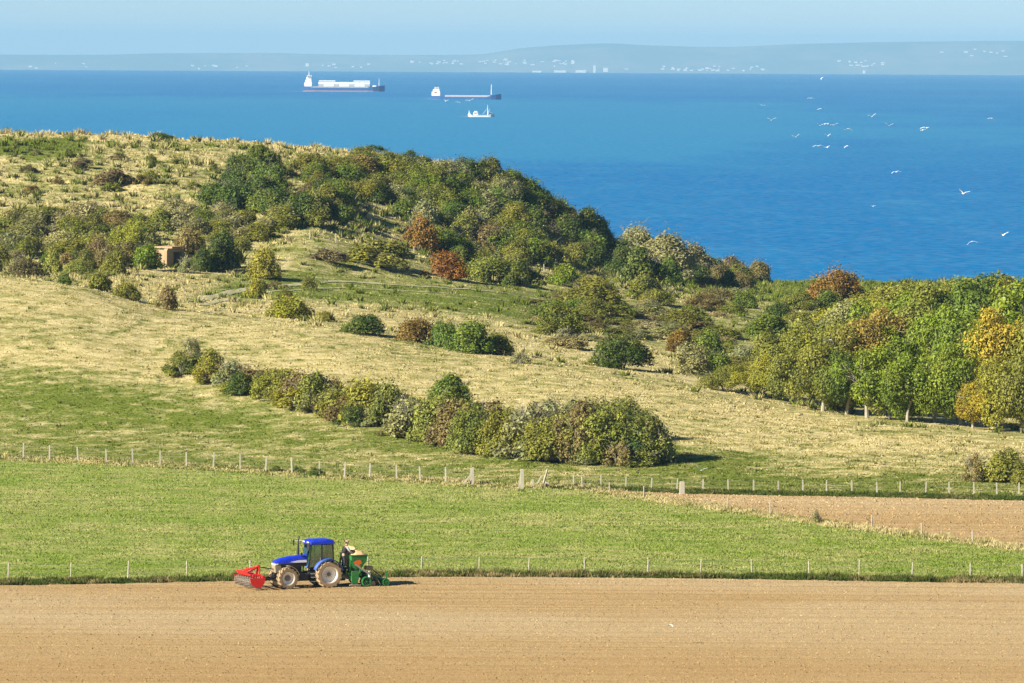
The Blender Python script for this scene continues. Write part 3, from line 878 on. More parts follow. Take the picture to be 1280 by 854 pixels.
bush(184, 338, 40, 36, 'bright', 'fresh green bush touching the lit bunker wall', shape='dense')
# --- bushes on the valley floor
for px, v, w, h, kd, lb in [
        (125, 364, 30, 24, 'olive', 'olive bush on the brow of the straw slope, biggest of its line'), (158, 374, 36, 18, 'olive', 'low olive bush on the brow of the straw slope'),
        (82, 357, 20, 14, 'green', 'small green bush at the left end of the brow line'), (207, 387, 30, 26, 'brown', 'lone round brown bush on the straw brow'),
        (330, 348, 40, 34, 'yellow', 'two lobed yellow green bush beside the pale track'), (317, 374, 26, 24, 'yellow', 'small yellow green bush below the pale track'),
        (362, 396, 56, 24, 'yellow', 'wide low bush with yellowing leaves below the track'), (385, 362, 20, 16, 'olive', 'little olive bush on the valley floor below the track'),
        (410, 330, 50, 16, 'plum', 'flat brown bramble patch above the track'), (474, 333, 94, 30, 'olive', 'long low olive hedge bush above the track'),
        (556, 350, 52, 34, 'red', 'bright red leaved bush beside the track'), (524, 312, 50, 38, 'russet', 'russet bush at the lower edge of the ridge thicket'),
        (612, 352, 70, 34, 'olive', 'wide olive bush right of the red bush'), (655, 360, 50, 30, 'dark', 'dark shaded bush right of the red bush'),
        (456, 419, 54, 24, 'dark', 'dark low bush on the edge of the straw slope'), (520, 428, 54, 32, 'russet', 'russet bush at the left end of the mid slope hedge'),
        (555, 433, 46, 36, 'green', 'green bush second in the mid slope hedge'), (588, 440, 56, 36, 'green', 'leafy green bush in the middle of the mid slope hedge'),
        (622, 442, 46, 28, 'olive', 'olive bush at the right end of the mid slope hedge'), (706, 358, 40, 24, 'bright', 'fresh green bush below the ridge nose'),
        (740, 390, 86, 40, 'olive', 'broad mound shaped bush in the rough ground'), (700, 420, 66, 38, 'olive', 'dense olive bush alone on the rough ground'),
        (774, 460, 80, 42, 'dark', 'large dark bush at the top of the straw slope'), (805, 375, 44, 30, 'olive', 'round olive bush below the headland'),
        (850, 440, 40, 26, 'russet', 'russet touched bush at the lower end of the rough ground'), (960, 425, 56, 28, 'green', 'green bush in the open rough ground before the wood'),
        (1046, 390, 80, 52, 'russet', 'tall bush with reddening top standing before the sea'), (1035, 392, 40, 26, 'green', 'green bush under the tall reddening bush')]:
    bush(px, v, w, h, kd, lb, shape='low' if h < w * .36 else None)
thicket([(680, 372), (800, 378), (900, 362), (960, 372), (1010, 392), (1010, 410), (940, 400), (900, 405), (860, 420), (760, 400), (690, 400)], 38, 12, (34, 58), (11, 20), {'olive': 6, 'brown': 2, 'grey': 3, 'green': 2, 'dark': 1, 'tan': 1}, 'on the hummocky rough ground before the headland', 'scrub on the rough ground', cat='shrub')
thicket([(650, 372), (690, 440), (860, 425), (900, 470), (960, 480), (930, 430), (860, 400), (760, 380)], 25, 9, (28, 50), (6, 12), {'brown': 2, 'tan': 3, 'olive': 6, 'grey': 4}, 'lying low over the rough ground', 'low brambles on the rough ground', 'low')
thicket([(840, 470), (860, 440), (950, 440), (980, 470), (960, 488), (900, 482)], 34, 15, (36, 54), (20, 34), {'olive': 4, 'yellow': 1, 'grey': 3, 'green': 2}, 'at the thin left end of the wood', 'scrub at the end of the wood', cat='shrub')
thicket([(300, 345), (400, 375), (430, 405), (330, 395)], 34, 13, (18, 30), (7, 12), {'brown': 2, 'olive': 3, 'yellow': 2}, 'lying low in the grass below the track', 'low plants below the track', 'low')

# --- the hedgerow on the slope
HB = [(222, 463, 34, 24, 'olive', 0), (245, 468, 36, 28, 'dark', 0), (262, 474, 38, 34, 'olive', 0), (292, 484, 44, 40, 'grey', 1), (318, 490, 46, 38, 'brown', 0), (345, 496, 46, 36, 'olive', 0),
      (300, 494, 34, 26, 'dark', 0), (372, 505, 50, 40, 'brown', 0), (398, 514, 50, 48, 'olive', 0), (425, 520, 52, 52, 'olive', 0), (455, 527, 54, 58, 'yellow', 0), (440, 532, 40, 34, 'dark', 0), (485, 536, 52, 56, 'olive', 0),
      (512, 545, 52, 58, 'grey', 1), (540, 552, 54, 60, 'olive', 0), (566, 510, 50, 40, 'green', 0), (570, 556, 56, 58, 'brown', 0), (600, 563, 64, 66, 'olive', 0), (632, 568, 66, 70, 'olive', 0), (660, 572, 60, 74, 'grey', 1),
      (690, 575, 72, 78, 'olive', 0), (722, 577, 64, 78, 'brown', 0), (755, 577, 74, 78, 'olive', 0), (788, 576, 76, 70, 'dark', 0), (805, 578, 60, 56, 'olive', 0), (700, 545, 60, 56, 'grey', 1), (640, 548, 56, 52, 'olive', 0), (770, 552, 60, 56, 'olive', 0), (735, 548, 50, 58, 'yellow', 0), (590, 540, 46, 46, 'olive', 0), (276, 478, 38, 32, 'brown', 0), (332, 492, 40, 34, 'olive', 0), (358, 500, 42, 36, 'olive', 0), (386, 508, 44, 42, 'grey', 1), (410, 504, 46, 40, 'brown', 0), (470, 520, 46, 52, 'olive', 0), (498, 530, 48, 50, 'brown', 0), (526, 535, 46, 48, 'olive', 0), (555, 545, 46, 50, 'olive', 0), (618, 556, 50, 56, 'brown', 0), (676, 560, 56, 62, 'olive', 0)]
for px, v, w, h, kd, lo in HB:
    bush(px, v, w * brs.uniform(1.0, 1.3), h * brs.uniform(.72, 1.0), kd, WORD[kd] + (' twiggy' if lo else '') + ' hawthorn ' + ('at the thin upper end of' if px < 330 else ('in the middle stretch of' if px < 560 else 'at the tall lower end of')) + ' the long hedgerow on the slope', 'hedgerow bushes on the slope', 'loose' if lo else ('big' if w > 58 else 'dense'), cat='hawthorn', name='hawthorn')
hr_ = random.Random(91)
for i in range(18):
    q = i / 17; px = 228 + 575 * q; v = np.interp(px, [222, 300, 400, 500, 600, 700, 805], [466, 492, 517, 543, 566, 579, 582]); kd = hr_.choice(['olive', 'grey', 'brown', 'yellow', 'olive'])
    bush(px + hr_.uniform(-8, 8), v + hr_.uniform(-3, 2), hr_.uniform(34, 56), hr_.uniform(14, 30), kd, 'low ' + WORD[kd] + ' bramble spilling from the foot of the long hedgerow', 'brambles along the hedgerow foot', hr_.choice(['loose', 'low', 'dense']), name='bramble_patch', cat='bramble')
bush(238, 444, 28, 22, 'grey', 'small wind-bent twiggy tree standing above the hedgerow end', shape='loose')
bush(818, 579, 44, 44, 'grey', 'bare twiggy bush at the low right end of the hedgerow', shape='loose')
bush(650, 456, 26, 14, 'grey', 'thin twiggy shrub on the straw brow', shape='loose')
bush(1256, 602, 56, 40, 'olive', 'dense dark bush behind the far post fence', shape='dense')
bush(1283, 604, 40, 34, 'olive', 'bush cut by the edge of the view behind the far post fence', shape='dense')
bush(1217, 602, 28, 34, 'brown', 'thin upright shrub behind the far post fence', shape='loose')
bush(1019, 655, 14, 17, 'tan', 'dry thin sapling on the diagonal field edge', shape='loose')
for px, v, w, h in [(395, 595, 22, 10), (372, 592, 20, 8), (345, 590, 18, 7)]:
    bush(px, v, w, h, 'green', 'low bramble clump at the foot of the pasture fence', 'brambles under the pasture fence', 'low', name='bramble_patch', cat='bramble')

# --- trees of the wood
def tree_parts(seed):
    rs = np.random.RandomState(seed); rr = random.Random(seed)
    tips = []; mb = MB()
    lean = rr.uniform(-.08, .08)
    fork = rr.uniform(0.16, 0.26)
    mb.tube([(0, 0, -0.03), (lean * .4, 0.01, fork * .5), (lean, 0, fork)], [0.030, 0.022, 0.019], 7)
    for i in range(6):
        a = i * 1.05 + rr.uniform(-.4, .4); r1 = rr.uniform(.10, .2); r2 = rr.uniform(.22, .4)
        z1 = fork + rr.uniform(.12, .2); z2 = rr.uniform(.42, .72)
        p1 = (lean + r1 * math.cos(a), r1 * math.sin(a), z1); p2 = (lean + r2 * math.cos(a), r2 * math.sin(a), z2)
        mb.tube([(lean, 0, fork - .02), p1, p2], [0.013, 0.008, 0.002], 5)
        tips.append(p2); tips.append(p1)
        for j in range(3):
            b = a + rr.uniform(-1, 1); q = Vector(p1).lerp(Vector(p2), rr.uniform(.1, .8)); l = rr.uniform(.08, .18)
            e = q + Vector((l * math.cos(b), l * math.sin(b), rr.uniform(-.04, .06)))
            mb.tube([q, e], [0.005, 0.002], 3); tips.append(tuple(e))
    trunk = mb.mesh('trunk', True)
    nl = 20; lc = []; lr = []
    for i in range(nl):
        a = rs.uniform(0, 6.283); r = 0.38 * math.sqrt(rs.uniform()); rad = rs.uniform(.10, .19)
        top = 0.98 - 0.9 * (r ** 2) / 0.36 ** 2 * .38
        z = top - rad - (rs.uniform(0, 1) ** 1.5) * (top - .42)
        lc.append((r * math.cos(a) + lean, r * math.sin(a), z)); lr.append(rad)
    lc = np.array(lc); lr = np.array(lr)
    n = 17000
    w = lr ** 2; k = rs.choice(nl, n, p=w / w.sum())
    d = rs.normal(size=(n, 3)); d /= np.linalg.norm(d, axis=1)[:, None]
    rad = lr[k] * (rs.uniform(0.7, 1.05, n) + .18 * np.abs(rs.normal(size=n)))
    C = lc[k] + d * rad[:, None]
    N = d + .6 * rs.normal(size=(n, 3)) + np.array([0, 0, .3])
    lt = rs.uniform(-.65, .5, nl); lh = rs.uniform(-1.3, 1.3, nl)
    crown = leaf_mesh('tree_crown', C, N, 0.0140 * rs.uniform(.4, 1.6, n), lt[k] + rs.uniform(-.5, .5, n), lh[k] * .7 + rs.uniform(-.6, .6, n), rs)
    crown.materials.append(M['foliage']); trunk.materials.append(M['pale_bark'])
    return trunk, crown
TREES = [tree_parts(200 + i) for i in range(6)]
def tree(px, v, w, h, kind, label, group='trees of the wood'):
    g = ground_at(px, v)[0]; k = g[1] / FPX
    r = empty('tree', tuple(g), brs.uniform(0, 6.28)); s = w * k / 0.70
    r.scale = (s, s, h * k * 1.06); tag(r, label, 'tree', group)
    tr, cr = brs.choice(TREES)
    obj('trunk', tr, None, r); c = obj('crown', cr, None, r)
    col = KC[kind]; f = brs.uniform(0.88, 1.14); c.color = (col[0] * f, col[1] * f, col[2] * f, 1)
    return r
FRONT = [(905, 489, 40, 36, 'olive'), (940, 495, 46, 46, 'yellow'), (968, 500, 50, 60, 'yellow'), (998, 506, 60, 78, 'olive'), (1028, 514, 66, 92, 'olive'), (1058, 517, 60, 96, 'green'), (1084, 523, 76, 100, 'bright'), (1112, 524, 56, 88, 'olive'),
         (1134, 529, 56, 92, 'bright'), (1168, 529, 74, 108, 'bright'), (1200, 532, 62, 112, 'bright'), (1216, 536, 48, 64, 'gold'), (1246, 538, 62, 98, 'yellow'), (1276, 540, 62, 112, 'olive')]
for px, v, w, h, kd in FRONT:
    tree(px, v, w, h, kd, ('tall ' if h > 95 else ('short ' if h < 80 else '')) + WORD[kd] + ' tree with bare trunk along the front edge of the wood', 'front row of the wood')
ROW2 = [(985, 480, 66, 80, 'olive'), (1020, 484, 74, 90, 'yellow'), (1060, 490, 74, 108, 'olive'), (1100, 492, 76, 116, 'orange'), (1140, 495, 76, 112, 'bright'), (1175, 497, 76, 122, 'bright'), (1215, 500, 80, 128, 'bright'), (1252, 502, 78, 128, 'gold'), (1290, 504, 80, 130, 'yellow')]
for px, v, w, h, kd in ROW2:
    tree(px, v, w, h, kd, WORD[kd] + ' tree in the second rank of the wood', 'second rank of the wood')
ROW3 = [(1030, 462, 66, 78, 'olive'), (1065, 462, 70, 86, 'grey'), (1100, 464, 74, 96, 'bright'), (1138, 466, 76, 102, 'bright'), (1176, 468, 80, 110, 'olive'), (1215, 470, 82, 118, 'green'), (1255, 472, 84, 124, 'bright'), (1295, 474, 84, 126, 'bright')]
for px, v, w, h, kd in ROW3:
    tree(px, v, w * 1.1, h * 1.08, kd, WORD[kd] + ' tree in the middle of the wood', 'middle of the wood')
ROW4 = [(1075, 432, 66, 62, 'yellow'), (1105, 432, 66, 70, 'yellow'), (1140, 434, 70, 78, 'olive'), (1175, 434, 74, 84, 'green'), (1210, 434, 76, 86, 'green'), (1248, 434, 80, 90, 'olive'), (1288, 434, 80, 92, 'green'),
        (1150, 414, 70, 58, 'yellow'), (1190, 414, 70, 62, 'bright'), (1228, 414, 72, 64, 'olive'), (1265, 414, 72, 68, 'bright'), (1300, 412, 72, 70, 'green')]
for px, v, w, h, kd in ROW4:
    tree(px, v, w * 1.15, h * 1.12, kd, WORD[kd] + ' tree at the seaward back of the wood', 'back of the wood')
thicket([(990, 500), (1040, 512), (1280, 532), (1280, 510), (1040, 492)], 28, 10, (28, 40), (16, 26), {'dark': 5, 'olive': 2, 'green': 2}, 'as undergrowth beneath the trees of the wood', 'undergrowth of the wood', 'small')
thicket([(1000, 425), (1060, 405), (1110, 385), (1140, 382), (1110, 420), (1050, 440), (1010, 445)], 30, 14, (36, 50), (24, 34), {'yellow': 3, 'olive': 3, 'bright': 2, 'green': 2}, 'in the leafy margin between rough ground and wood', 'leafy margin of the wood')

# ------------------------------------------------------------------ grass as real blades
def blades(name, P, h, w, per, mat, label, lean=0.5, dry=None, spread=0.12, seed=1, cat='grass'):
    rs = np.random.RandomState(seed)
    n = len(P)
    B = np.repeat(P, per, 0); H = np.repeat(h, per) * rs.uniform(0.6, 1.2, n * per); W = np.repeat(w, per) * rs.uniform(.7, 1.3, n * per)
    a = rs.uniform(0, 2 * np.pi, n * per); o = rs.uniform(0, spread, n * per)
    B = B + np.stack([np.cos(a) * o, np.sin(a) * o, np.full(n * per, -0.01)], -1)
    b = rs.uniform(0, 2 * np.pi, n * per)
    U = np.stack([np.cos(b), np.sin(b), np.zeros(n * per)], -1)
    T = B + np.stack([np.cos(a) * H * lean * rs.uniform(.1, 1, n * per), np.sin(a) * H * lean * rs.uniform(.1, 1, n * per), H], -1)
    Vv = np.stack([B - U * W[:, None], B + U * W[:, None], T], 1).reshape(-1, 3)
    F = np.arange(len(Vv)).reshape(-1, 3)
    tint = np.repeat(rs.uniform(-.7, .7, n), per) + rs.uniform(-.4, .4, n * per)
    me = np_mesh(name, Vv, F, False, {'tint': ('FACE', tint), 'dry': ('FACE', np.repeat(dry, per))})
    return tag(obj(name, me, mat), label, cat, kind='stuff')
rs_ = np.random.RandomState(11)
def scatter_img(n, poly, rs=rs_):
    """points spread evenly over land inside an outline surveyed from the photograph (weighted by area on the ground)"""
    poly = np.array(poly, float)
    out = []
    x0, x1, y0, y1 = poly[:, 0].min(), poly[:, 0].max(), poly[:, 1].min(), poly[:, 1].max()
    x = rs.uniform(x0, x1, n * 3); y = rs.uniform(y0, y1, n * 3)
    ins = np.zeros(len(x), bool); j = len(poly) - 1
    for i in range(len(poly)):
        xi, yi = poly[i]; xj, yj = poly[j]
        if yi != yj:
            c = ((yi > y) != (yj > y)) & (x < (xj - xi) * (y - yi) / (yj - yi) + xi); ins ^= c
        j = i
    return x[ins][:n], y[ins][:n]
# hillside between the upper fence and the ridge: spread over the ground itself
def hill_points(n, y0f, y1f, rs, amax=0.112):
    a = rs.uniform(-amax, amax, n)
    yf = np.interp(a, AG, S_FENCE[0]); yc = np.interp(a, AG, S_CREST[0]); yv = np.interp(a, AG, S_VALL[0]); yo = np.interp(a, AG, S_FOOT[0]); yr = np.interp(a, AG, S_RIDGE[0])
    L = {'fence': yf, 'crest': yc, 'valley': yv, 'foot': yo, 'ridge': yr}
    lo, hi = L[y0f], L[y1f]
    Y = lo + (hi - lo) * rs.uniform(0, 1, n)
    X = a * Y
    return X, Y
for nm, n, lo, hi, hh, ww, per, lab, sd in [
        ('long_grass', 60000, 'fence', 'crest', (0.08, 0.20), (0.05, 0.09), 3, 'long straw and green grass on the slope above the fence', 21),
        ('long_grass', 26000, 'crest', 'foot', (0.14, 0.32), (0.06, 0.12), 3, 'tufted grass of the valley floor behind the brow', 22),
        ('long_grass', 42000, 'foot', 'ridge', (0.20, 0.50), (0.08, 0.16), 3, 'bleached tussock grass clothing the ridge', 23)]:
    r_ = np.random.RandomState(sd)
    X, Y = hill_points(n, lo, hi, r_)
    if hi == 'ridge': Y = Y + 4
    Z = height(X, Y)
    cl = np.clip(0.6 + 0.9 * fbm(X / 2.2, Y / 2.6, 2), 0.25, 1.4)
    blades(nm, np.stack([X, Y, Z], -1), r_.uniform(*hh, n) * cl, r_.uniform(*ww, n), per, M['hill_blades'], lab, 0.9, dryness(X, Y, Z) + 0.05, 0.2, sd)
# tussocks: domes of bent blades that throw shadow
r_ = np.random.RandomState(31)
X, Y = hill_points(2600, 'foot', 'ridge', r_); X2, Y2 = hill_points(900, 'crest', 'foot', r_); X3, Y3 = hill_points(1100, 'fence', 'crest', r_)
X = np.concatenate([X, X2, X3]); Y = np.concatenate([Y, Y2, Y3])
sz = np.concatenate([r_.uniform(.5, 1.15, 2600), r_.uniform(.35, .8, 900), r_.uniform(.12, .34, 1100)])
blades('tussock_grass', np.stack([X, Y, height(X, Y)], -1), sz * 0.9, sz * 0.13, 26, M['hill_blades'], 'rounded grass tussocks standing out of the rough turf', 1.1, dryness(X, Y, 0) + r_.uniform(-.65, .15, len(X)), 0.45, 32)
# pasture: short grazed blades
r_ = np.random.RandomState(41)
n = 130000
a = r_.uniform(-0.096, 0.096, n); px = 640 + FPX * a
yl = flat_Y(px, pchip([p[0] for p in PASTURE_LOW], [p[1] for p in PASTURE_LOW], px)); yu = flat_Y(px, pchip([p[0] for p in PASTURE_UP], [p[1] for p in PASTURE_UP], px))
Y = yl + (yu - yl) * r_.uniform(0, 1, n); X = a * Y
hh = r_.uniform(0.05, 0.12, n) * np.clip(1 + 1.6 * fbm(X / 3, Y / 2, 3) * .6, .5, 1.8)
blades('pasture_grass', np.stack([X, Y, np.full(n, 0.04)], -1), hh, r_.uniform(0.03, 0.06, n), 2, M['pasture_blades'], 'short grazed grass of the pasture', 0.8, pasture_dry(X, Y), 0.08, 42)
# rough verges: along the front fence, the upper fence, the diagonal edge and the far fence
def verge(n, line, up, down, hh, seed, label, px0, px1, dr, per=5, wv=(0.03, 0.07), mat='verge_blades'):
    r = np.random.RandomState(seed)
    px = r.uniform(px0, px1, n); v = pchip([p[0] for p in line], [p[1] for p in line], px) + r.uniform(-up, down, n)
    a, e = direction(px, v); Y = ZC / e; X = a * Y
    cl = np.clip(0.75 + 1.3 * fbm(X / 1.6, Y / 1.2 + seed, 3), 0.15, 1.9)
    d = np.clip(dr + 0.55 * fbm(X / 2.5 + 40, Y / 2 + seed, 3) + r.uniform(-.2, .2, n), 0, 1)
    blades('verge_grass', np.stack([X, Y, np.full(n, 0.03)], -1), r.uniform(*hh, n) * cl, r.uniform(*wv, n), per, M[mat], label, 0.8, d, 0.15, seed)
FRONT_LINE = [(p, (v + pchip([q[0] for q in PASTURE_LOW], [q[1] for q in PASTURE_LOW], np.array([float(p)]))[0]) / 2) for p, v in PLOUGH_EDGE]
verge(14000, FRONT_LINE, 3.4, 1.8, (0.16, 0.44), 51, 'rough weedy verge between ploughed soil and pasture', -60, 1340, 0.30, 6)
verge(6500, UPPER_FENCE[:8], 5.0, 4.0, (0.10, 0.28), 52, 'rank brown grass along the pasture fence', -60, 655, 0.55, 5, mat='hill_blades')
verge(7500, [p for p in PASTURE_UP if p[0] >= 640], 5.0, 2.0, (0.14, 0.34), 53, 'dry seedhead grass along the diagonal field edge', 660, 1340, 0.8, 5, mat='hill_blades')
verge(6000, [(690, 609), (850, 615), (1050, 619), (1280, 623.5), (1540, 628)], 2.5, 3.2, (0.12, 0.30), 54, 'dark green grass strip along the far fence', 690, 1340, 0.05, 5)
# clods on the ploughed soil
def clods(name, n, low, up, px0, px1, size, mat, label, seed, ynear=None):
    r = np.random.RandomState(seed)
    px = r.uniform(px0, px1, n); a, _ = direction(px, np.full(n, 700.0))
    yu = flat_Y(px, pchip([p[0] for p in up], [p[1] for p in up], px))
    yl = np.full(n, ynear) if ynear else flat_Y(px, pchip([p[0] for p in low], [p[1] for p in low], px))
    Y = yl + (yu - yl) * r.uniform(0, 1, n); X = a * Y
    s = r.uniform(*size, n) * np.clip(np.exp(0.5 * r.normal(size=n)), .5, 2.6)
    Z = 0.07 + soil_relief(X, Y)
    th = r.uniform(0, 6.283, n)
    ring = []
    for j in range(3):
        q = s * r.uniform(.7, 1.25, n)
        ring.append(np.stack([X + q * np.cos(th + j * 2.094), Y + q * np.sin(th + j * 2.094), Z + s * r.uniform(-.25, .25, n)], -1))
    top = np.stack([X + s * r.uniform(-.4, .4, n), Y + s * r.uniform(-.4, .4, n), Z + s * r.uniform(.55, 1.15, n)], -1)
    Vv = np.stack(ring + [top], 1).reshape(-1, 3)
    b = np.arange(n)[:, None] * 4
    F = np.concatenate([b + np.array([[j, (j + 1) % 3, 3]]) for j in range(3)], 1).reshape(-1, 3)
    tint = np.repeat(np.clip(r.normal(size=n) * .7 - .6, -2.0, 0.4), 3)
    tag(obj(name, np_mesh(name, Vv, F, False, {'tint': ('FACE', tint)}), mat), label, 'soil', kind='stuff')
clods('soil_clods', 170000, None, PLOUGH_EDGE, -40, 1320, (0.015, 0.034), M['soil'], 'small clods and stones lying on the harrowed foreground soil', 61, ynear=308)
clods('soil_clods', 22000, FIELD2_LOW, FIELD2_UP, 750, 1320, (0.025, 0.055), M['soil_far'], 'clods on the bare soil beyond the diagonal fence', 62)

# ------------------------------------------------------------------ fences
def post_mesh(kind, seed):
    rs = random.Random(seed); mb = MB()
    if kind == 'round':
        n = 8; secs = []
        for z, r in ((-0.12, .062), (0.5, .060), (0.98, .056), (1.0, .045)):
            secs.append([(r * math.cos(j * .785) * rs.uniform(.9, 1.1), r * math.sin(j * .785) * rs.uniform(.9, 1.1), z) for j in range(n)])
        mb.loft(secs)
    else:
        secs = []
        for z, r in ((-0.12, .075), (0.6, .070), (0.97, .066), (1.0, .045)):
            secs.append([(sx * r, sy * r, z) for sx, sy in ((-1, -1), (1, -1), (1, 1), (-1, 1))])
        mb.loft(secs)
    return mb.mesh('post', kind == 'round')
POSTS = {'wood': [post_mesh('round', i) for i in range(3)], 'concrete': [post_mesh('square', i) for i in range(2)]}
for k_, mk in (('wood', 'post_wood'), ('concrete', 'post_concrete')):
    for m_ in POSTS[k_]: m_.materials.append(M[mk])
frs = random.Random(77)
def fence(label, posts, line, h, kind, wires=(0.35, 0.65, 0.92), thick=1.0, tall={}, wr=0.006):
    """posts: list of bearings (photo px); line: foot line; h metres"""
    v = pchip([p[0] for p in line], [p[1] for p in line], np.array(posts, float))
    G = ground_at(posts, v)
    base = Vector(G[0])
    root = empty('fence', tuple(base)); tag(root, label, 'fence')
    tops = []
    for i, g in enumerate(G):
        o = obj('post', frs.choice(POSTS[kind]), None, root)
        o.location = Vector(g) - base
        hi = h * frs.uniform(.93, 1.07); tk = thick
        if i in tall: hi *= tall[i][0]; tk *= tall[i][1]
        o.scale = (tk, tk, hi)
        o.rotation_euler = (frs.uniform(-.05, .05), frs.uniform(-.06, .06), frs.uniform(0, 1.5) if kind == 'wood' else frs.uniform(-.1, .1))
        tops.append((Vector(g) - base, hi))
    for wz in wires:
        mb = MB()
        pts = []
        for i, (p, hi) in enumerate(tops):
            q = p + Vector((0, -0.09 * thick, h * wz)); pts.append(q)
            if i < len(tops) - 1:
                pts.append((q + tops[i + 1][0] + Vector((0, -0.09 * thick, h * wz))) / 2 - Vector((0, 0, 0.02)))
        mb.tube(pts, wr, 4)
        mb.build('wire', M['wire'], root)
    return root
FRONT_FOOT = [(-100, 727), (10, 726), (160, 723.5), (313, 720.5), (526, 717.5), (660, 717.5), (810, 719), (940, 720.5), (1074, 722), (1213, 724), (1300, 726)]
fence('thin wooden post and wire fence between ploughed soil and green pasture', [-62, 10.5, 88.6, 160, 233.5, 313, 392, 459, 526.6, 599, 660.6, 731, 810, 875.7, 940, 1011.5, 1074, 1140, 1213, 1278], FRONT_FOOT, 1.15, 'wood', thick=0.85)
fence('pale post fence along the top of the green pasture, below the hedgerow slope', [-4, 29, 62, 97.5, 133, 166, 200, 233, 266.5, 300, 332, 365, 399, 430.5, 461.6, 496, 525, 557, 588.5], UPPER_FENCE, 1.30, 'concrete', thick=0.9, tall={18: (1.0, 1.3)})
DIAG = [(652, 611), (700, 609), (728, 612), (762, 618), (805, 623), (852, 630), (909, 638), (963, 645), (1090, 661.5), (1152, 670.5), (1216, 680), (1300, 690)]
fence('sparse leaning wooden fence on the diagonal edge of the brown field', [728, 762, 805, 909, 963, 1090, 1152, 1216, 1285], DIAG, 0.98, 'wood', wires=(0.5, 0.9), thick=0.9)
FARL = [(700, 607), (846, 612.5), (1000, 614.5), (1280, 618.5), (1330, 619)]
fence('straight row of pale posts behind the far brown field', [717, 751, 782, 814, 846, 878.6, 910, 942, 973, 1003.6, 1033, 1065, 1096, 1125, 1157, 1186.5, 1217, 1246, 1273.5, 1303], FARL, 0.92, 'concrete', thick=0.75)
fence('short worn posts half lost in grass below the ridge thicket', [387, 420, 465, 517, 549, 612, 680, 775], [(380, 299), (420, 304), (517, 319), (549, 326), (680, 341), (775, 355), (800, 358)], 1.15, 'concrete', wires=(0.8,), thick=1.0)
# gate gap: strainer posts, braces and stumps, each free standing
def lone_post(px, v, h, thick, label, kind='concrete', lean=0.0, brace=None):
    g = ground_at(px, v)[0]
    root = empty('gate_post', tuple(g)); tag(root, label, 'post')
    o = obj('post', POSTS[kind][0], None, root); o.scale = (thick, thick, h); o.rotation_euler = (0, lean, 0.1)
    if brace:
        mb = MB(); mb.bar((brace[0], 0.05, -0.05), (0.06 * (1 if brace[0] > 0 else -1), 0, h * brace[1]), 0.12, 0.12); mb.build('brace', M['post_wood'], root)
    return root
lone_post(652.5, 611.5, 1.62, 1.9, 'tall thick strainer post with a slanting brace at the gate gap', brace=(-0.28, 0.95))
lone_post(591, 606.5, 1.45, 1.2, 'braced end post of the pasture fence at the gate gap', brace=(-0.9, 0.7))
lone_post(666, 610.5, 0.72, 1.2, 'short pale stump post right of the gate gap')
lone_post(678, 608, 1.5, 1.3, 'slanting forked post in dry grass beside the gate gap', 'wood', 0.28, brace=(-0.55, 0.6))
lone_post(683.5, 610, 0.48, 1.9, 'short stout stump beside the slanting forked post')
lone_post(852.5, 619.5, 1.12, 2.6, 'thick square white block post at the corner of the brown field')

# ------------------------------------------------------------------ bunker
def concrete():
    t = NT('weathered_concrete')
    n1 = t.noise(t.pos((1, 1, 0.35), True), 1.1, 5, 0.65); n2 = t.noise(t.pos((2, 2, 0.2), True), 2.0, 4, 0.6)
    c = t.mix(t.ramp(n1, 0.35, 0.65), (0.36, 0.30, 0.21), (0.47, 0.29, 0.12))
    c = t.mix(t.math('MULTIPLY', t.ramp(n2, 0.5, 0.7), 0.35), c, (0.12, 0.10, 0.08))
    return t.surf(t.bsdf(c, 0.9, 0.1, normal=t.bump(n2, 0.6, 0.08)))
M['concrete'] = concrete()
g = ground_at(222, 337)[0]
bk = empty('bunker', (g[0] - 1.3, g[1], g[2]), math.radians(60)); bk.scale = (.86, .86, .86); tag(bk, 'old rust stained concrete bunker half buried in scrub', 'bunker')
# local x runs along the shaded front, y into the hill; the local -x end is the sunlit end of the wing wall
mb = MB(); mb.prism([(-0.05, -0.6), (0.0, 2.55), (0.3, 2.85), (1.7, 2.80), (1.7, -0.6)], 0.0, 0.62); mb.build('wing_wall', M['concrete'], bk, bevel=0.07)
mb = MB(); mb.box((4.6, 0.5, 1.0), (0.7, 0.6, 3.2)); mb.box((2.97, 0.45, 2.55), (2.52, 0.5, 0.46)); mb.build('front_wall', M['concrete'], bk, bevel=0.04)
mb = MB(); mb.box((3.3, 1.75, 2.94), (3.2, 3.0, 0.26)); mb.build('roof_slab', M['concrete'], bk, bevel=0.06)
mb = MB(); mb.box((1.95, 1.95, 1.0), (0.5, 2.6, 3.2)); mb.box((4.7, 2.0, 1.0), (0.4, 2.3, 3.2)); mb.box((3.3, 3.1, 1.0), (2.8, 0.3, 3.2)); mb.build('side_wall', M['concrete'], bk)

# ------------------------------------------------------------------ tractor
M['blue'] = paint('blue_paint', (0.006, 0.030, 0.50), 0.28, 0.5, dirt=0.12, scale=2.5)
M['blue_dusty'] = paint('dusty_blue_paint', (0.04, 0.10, 0.38), 0.45, 0.4, dirt=0.35, dirtcol=(0.30, 0.30, 0.28), scale=2.5)
M['black'] = paint('black_plastic', (0.018, 0.018, 0.020), 0.5, 0.4, dirt=0.25, dirtcol=(0.12, 0.09, 0.06))
M['dust_grey'] = paint('dusty_grille', (0.30, 0.25, 0.16), 0.8, 0.2, dirt=0.6, dirtcol=(0.42, 0.33, 0.20))
M['tyre'] = paint('mud_caked_tyre', (0.34, 0.25, 0.15), 0.95, 0.1, dirt=0.7, dirtcol=(0.46, 0.36, 0.22), scale=4)
M['rim'] = paint('white_rim', (0.90, 0.88, 0.80), 0.4, 0.4, dirt=0.12, dirtcol=(0.45, 0.36, 0.24), scale=4)
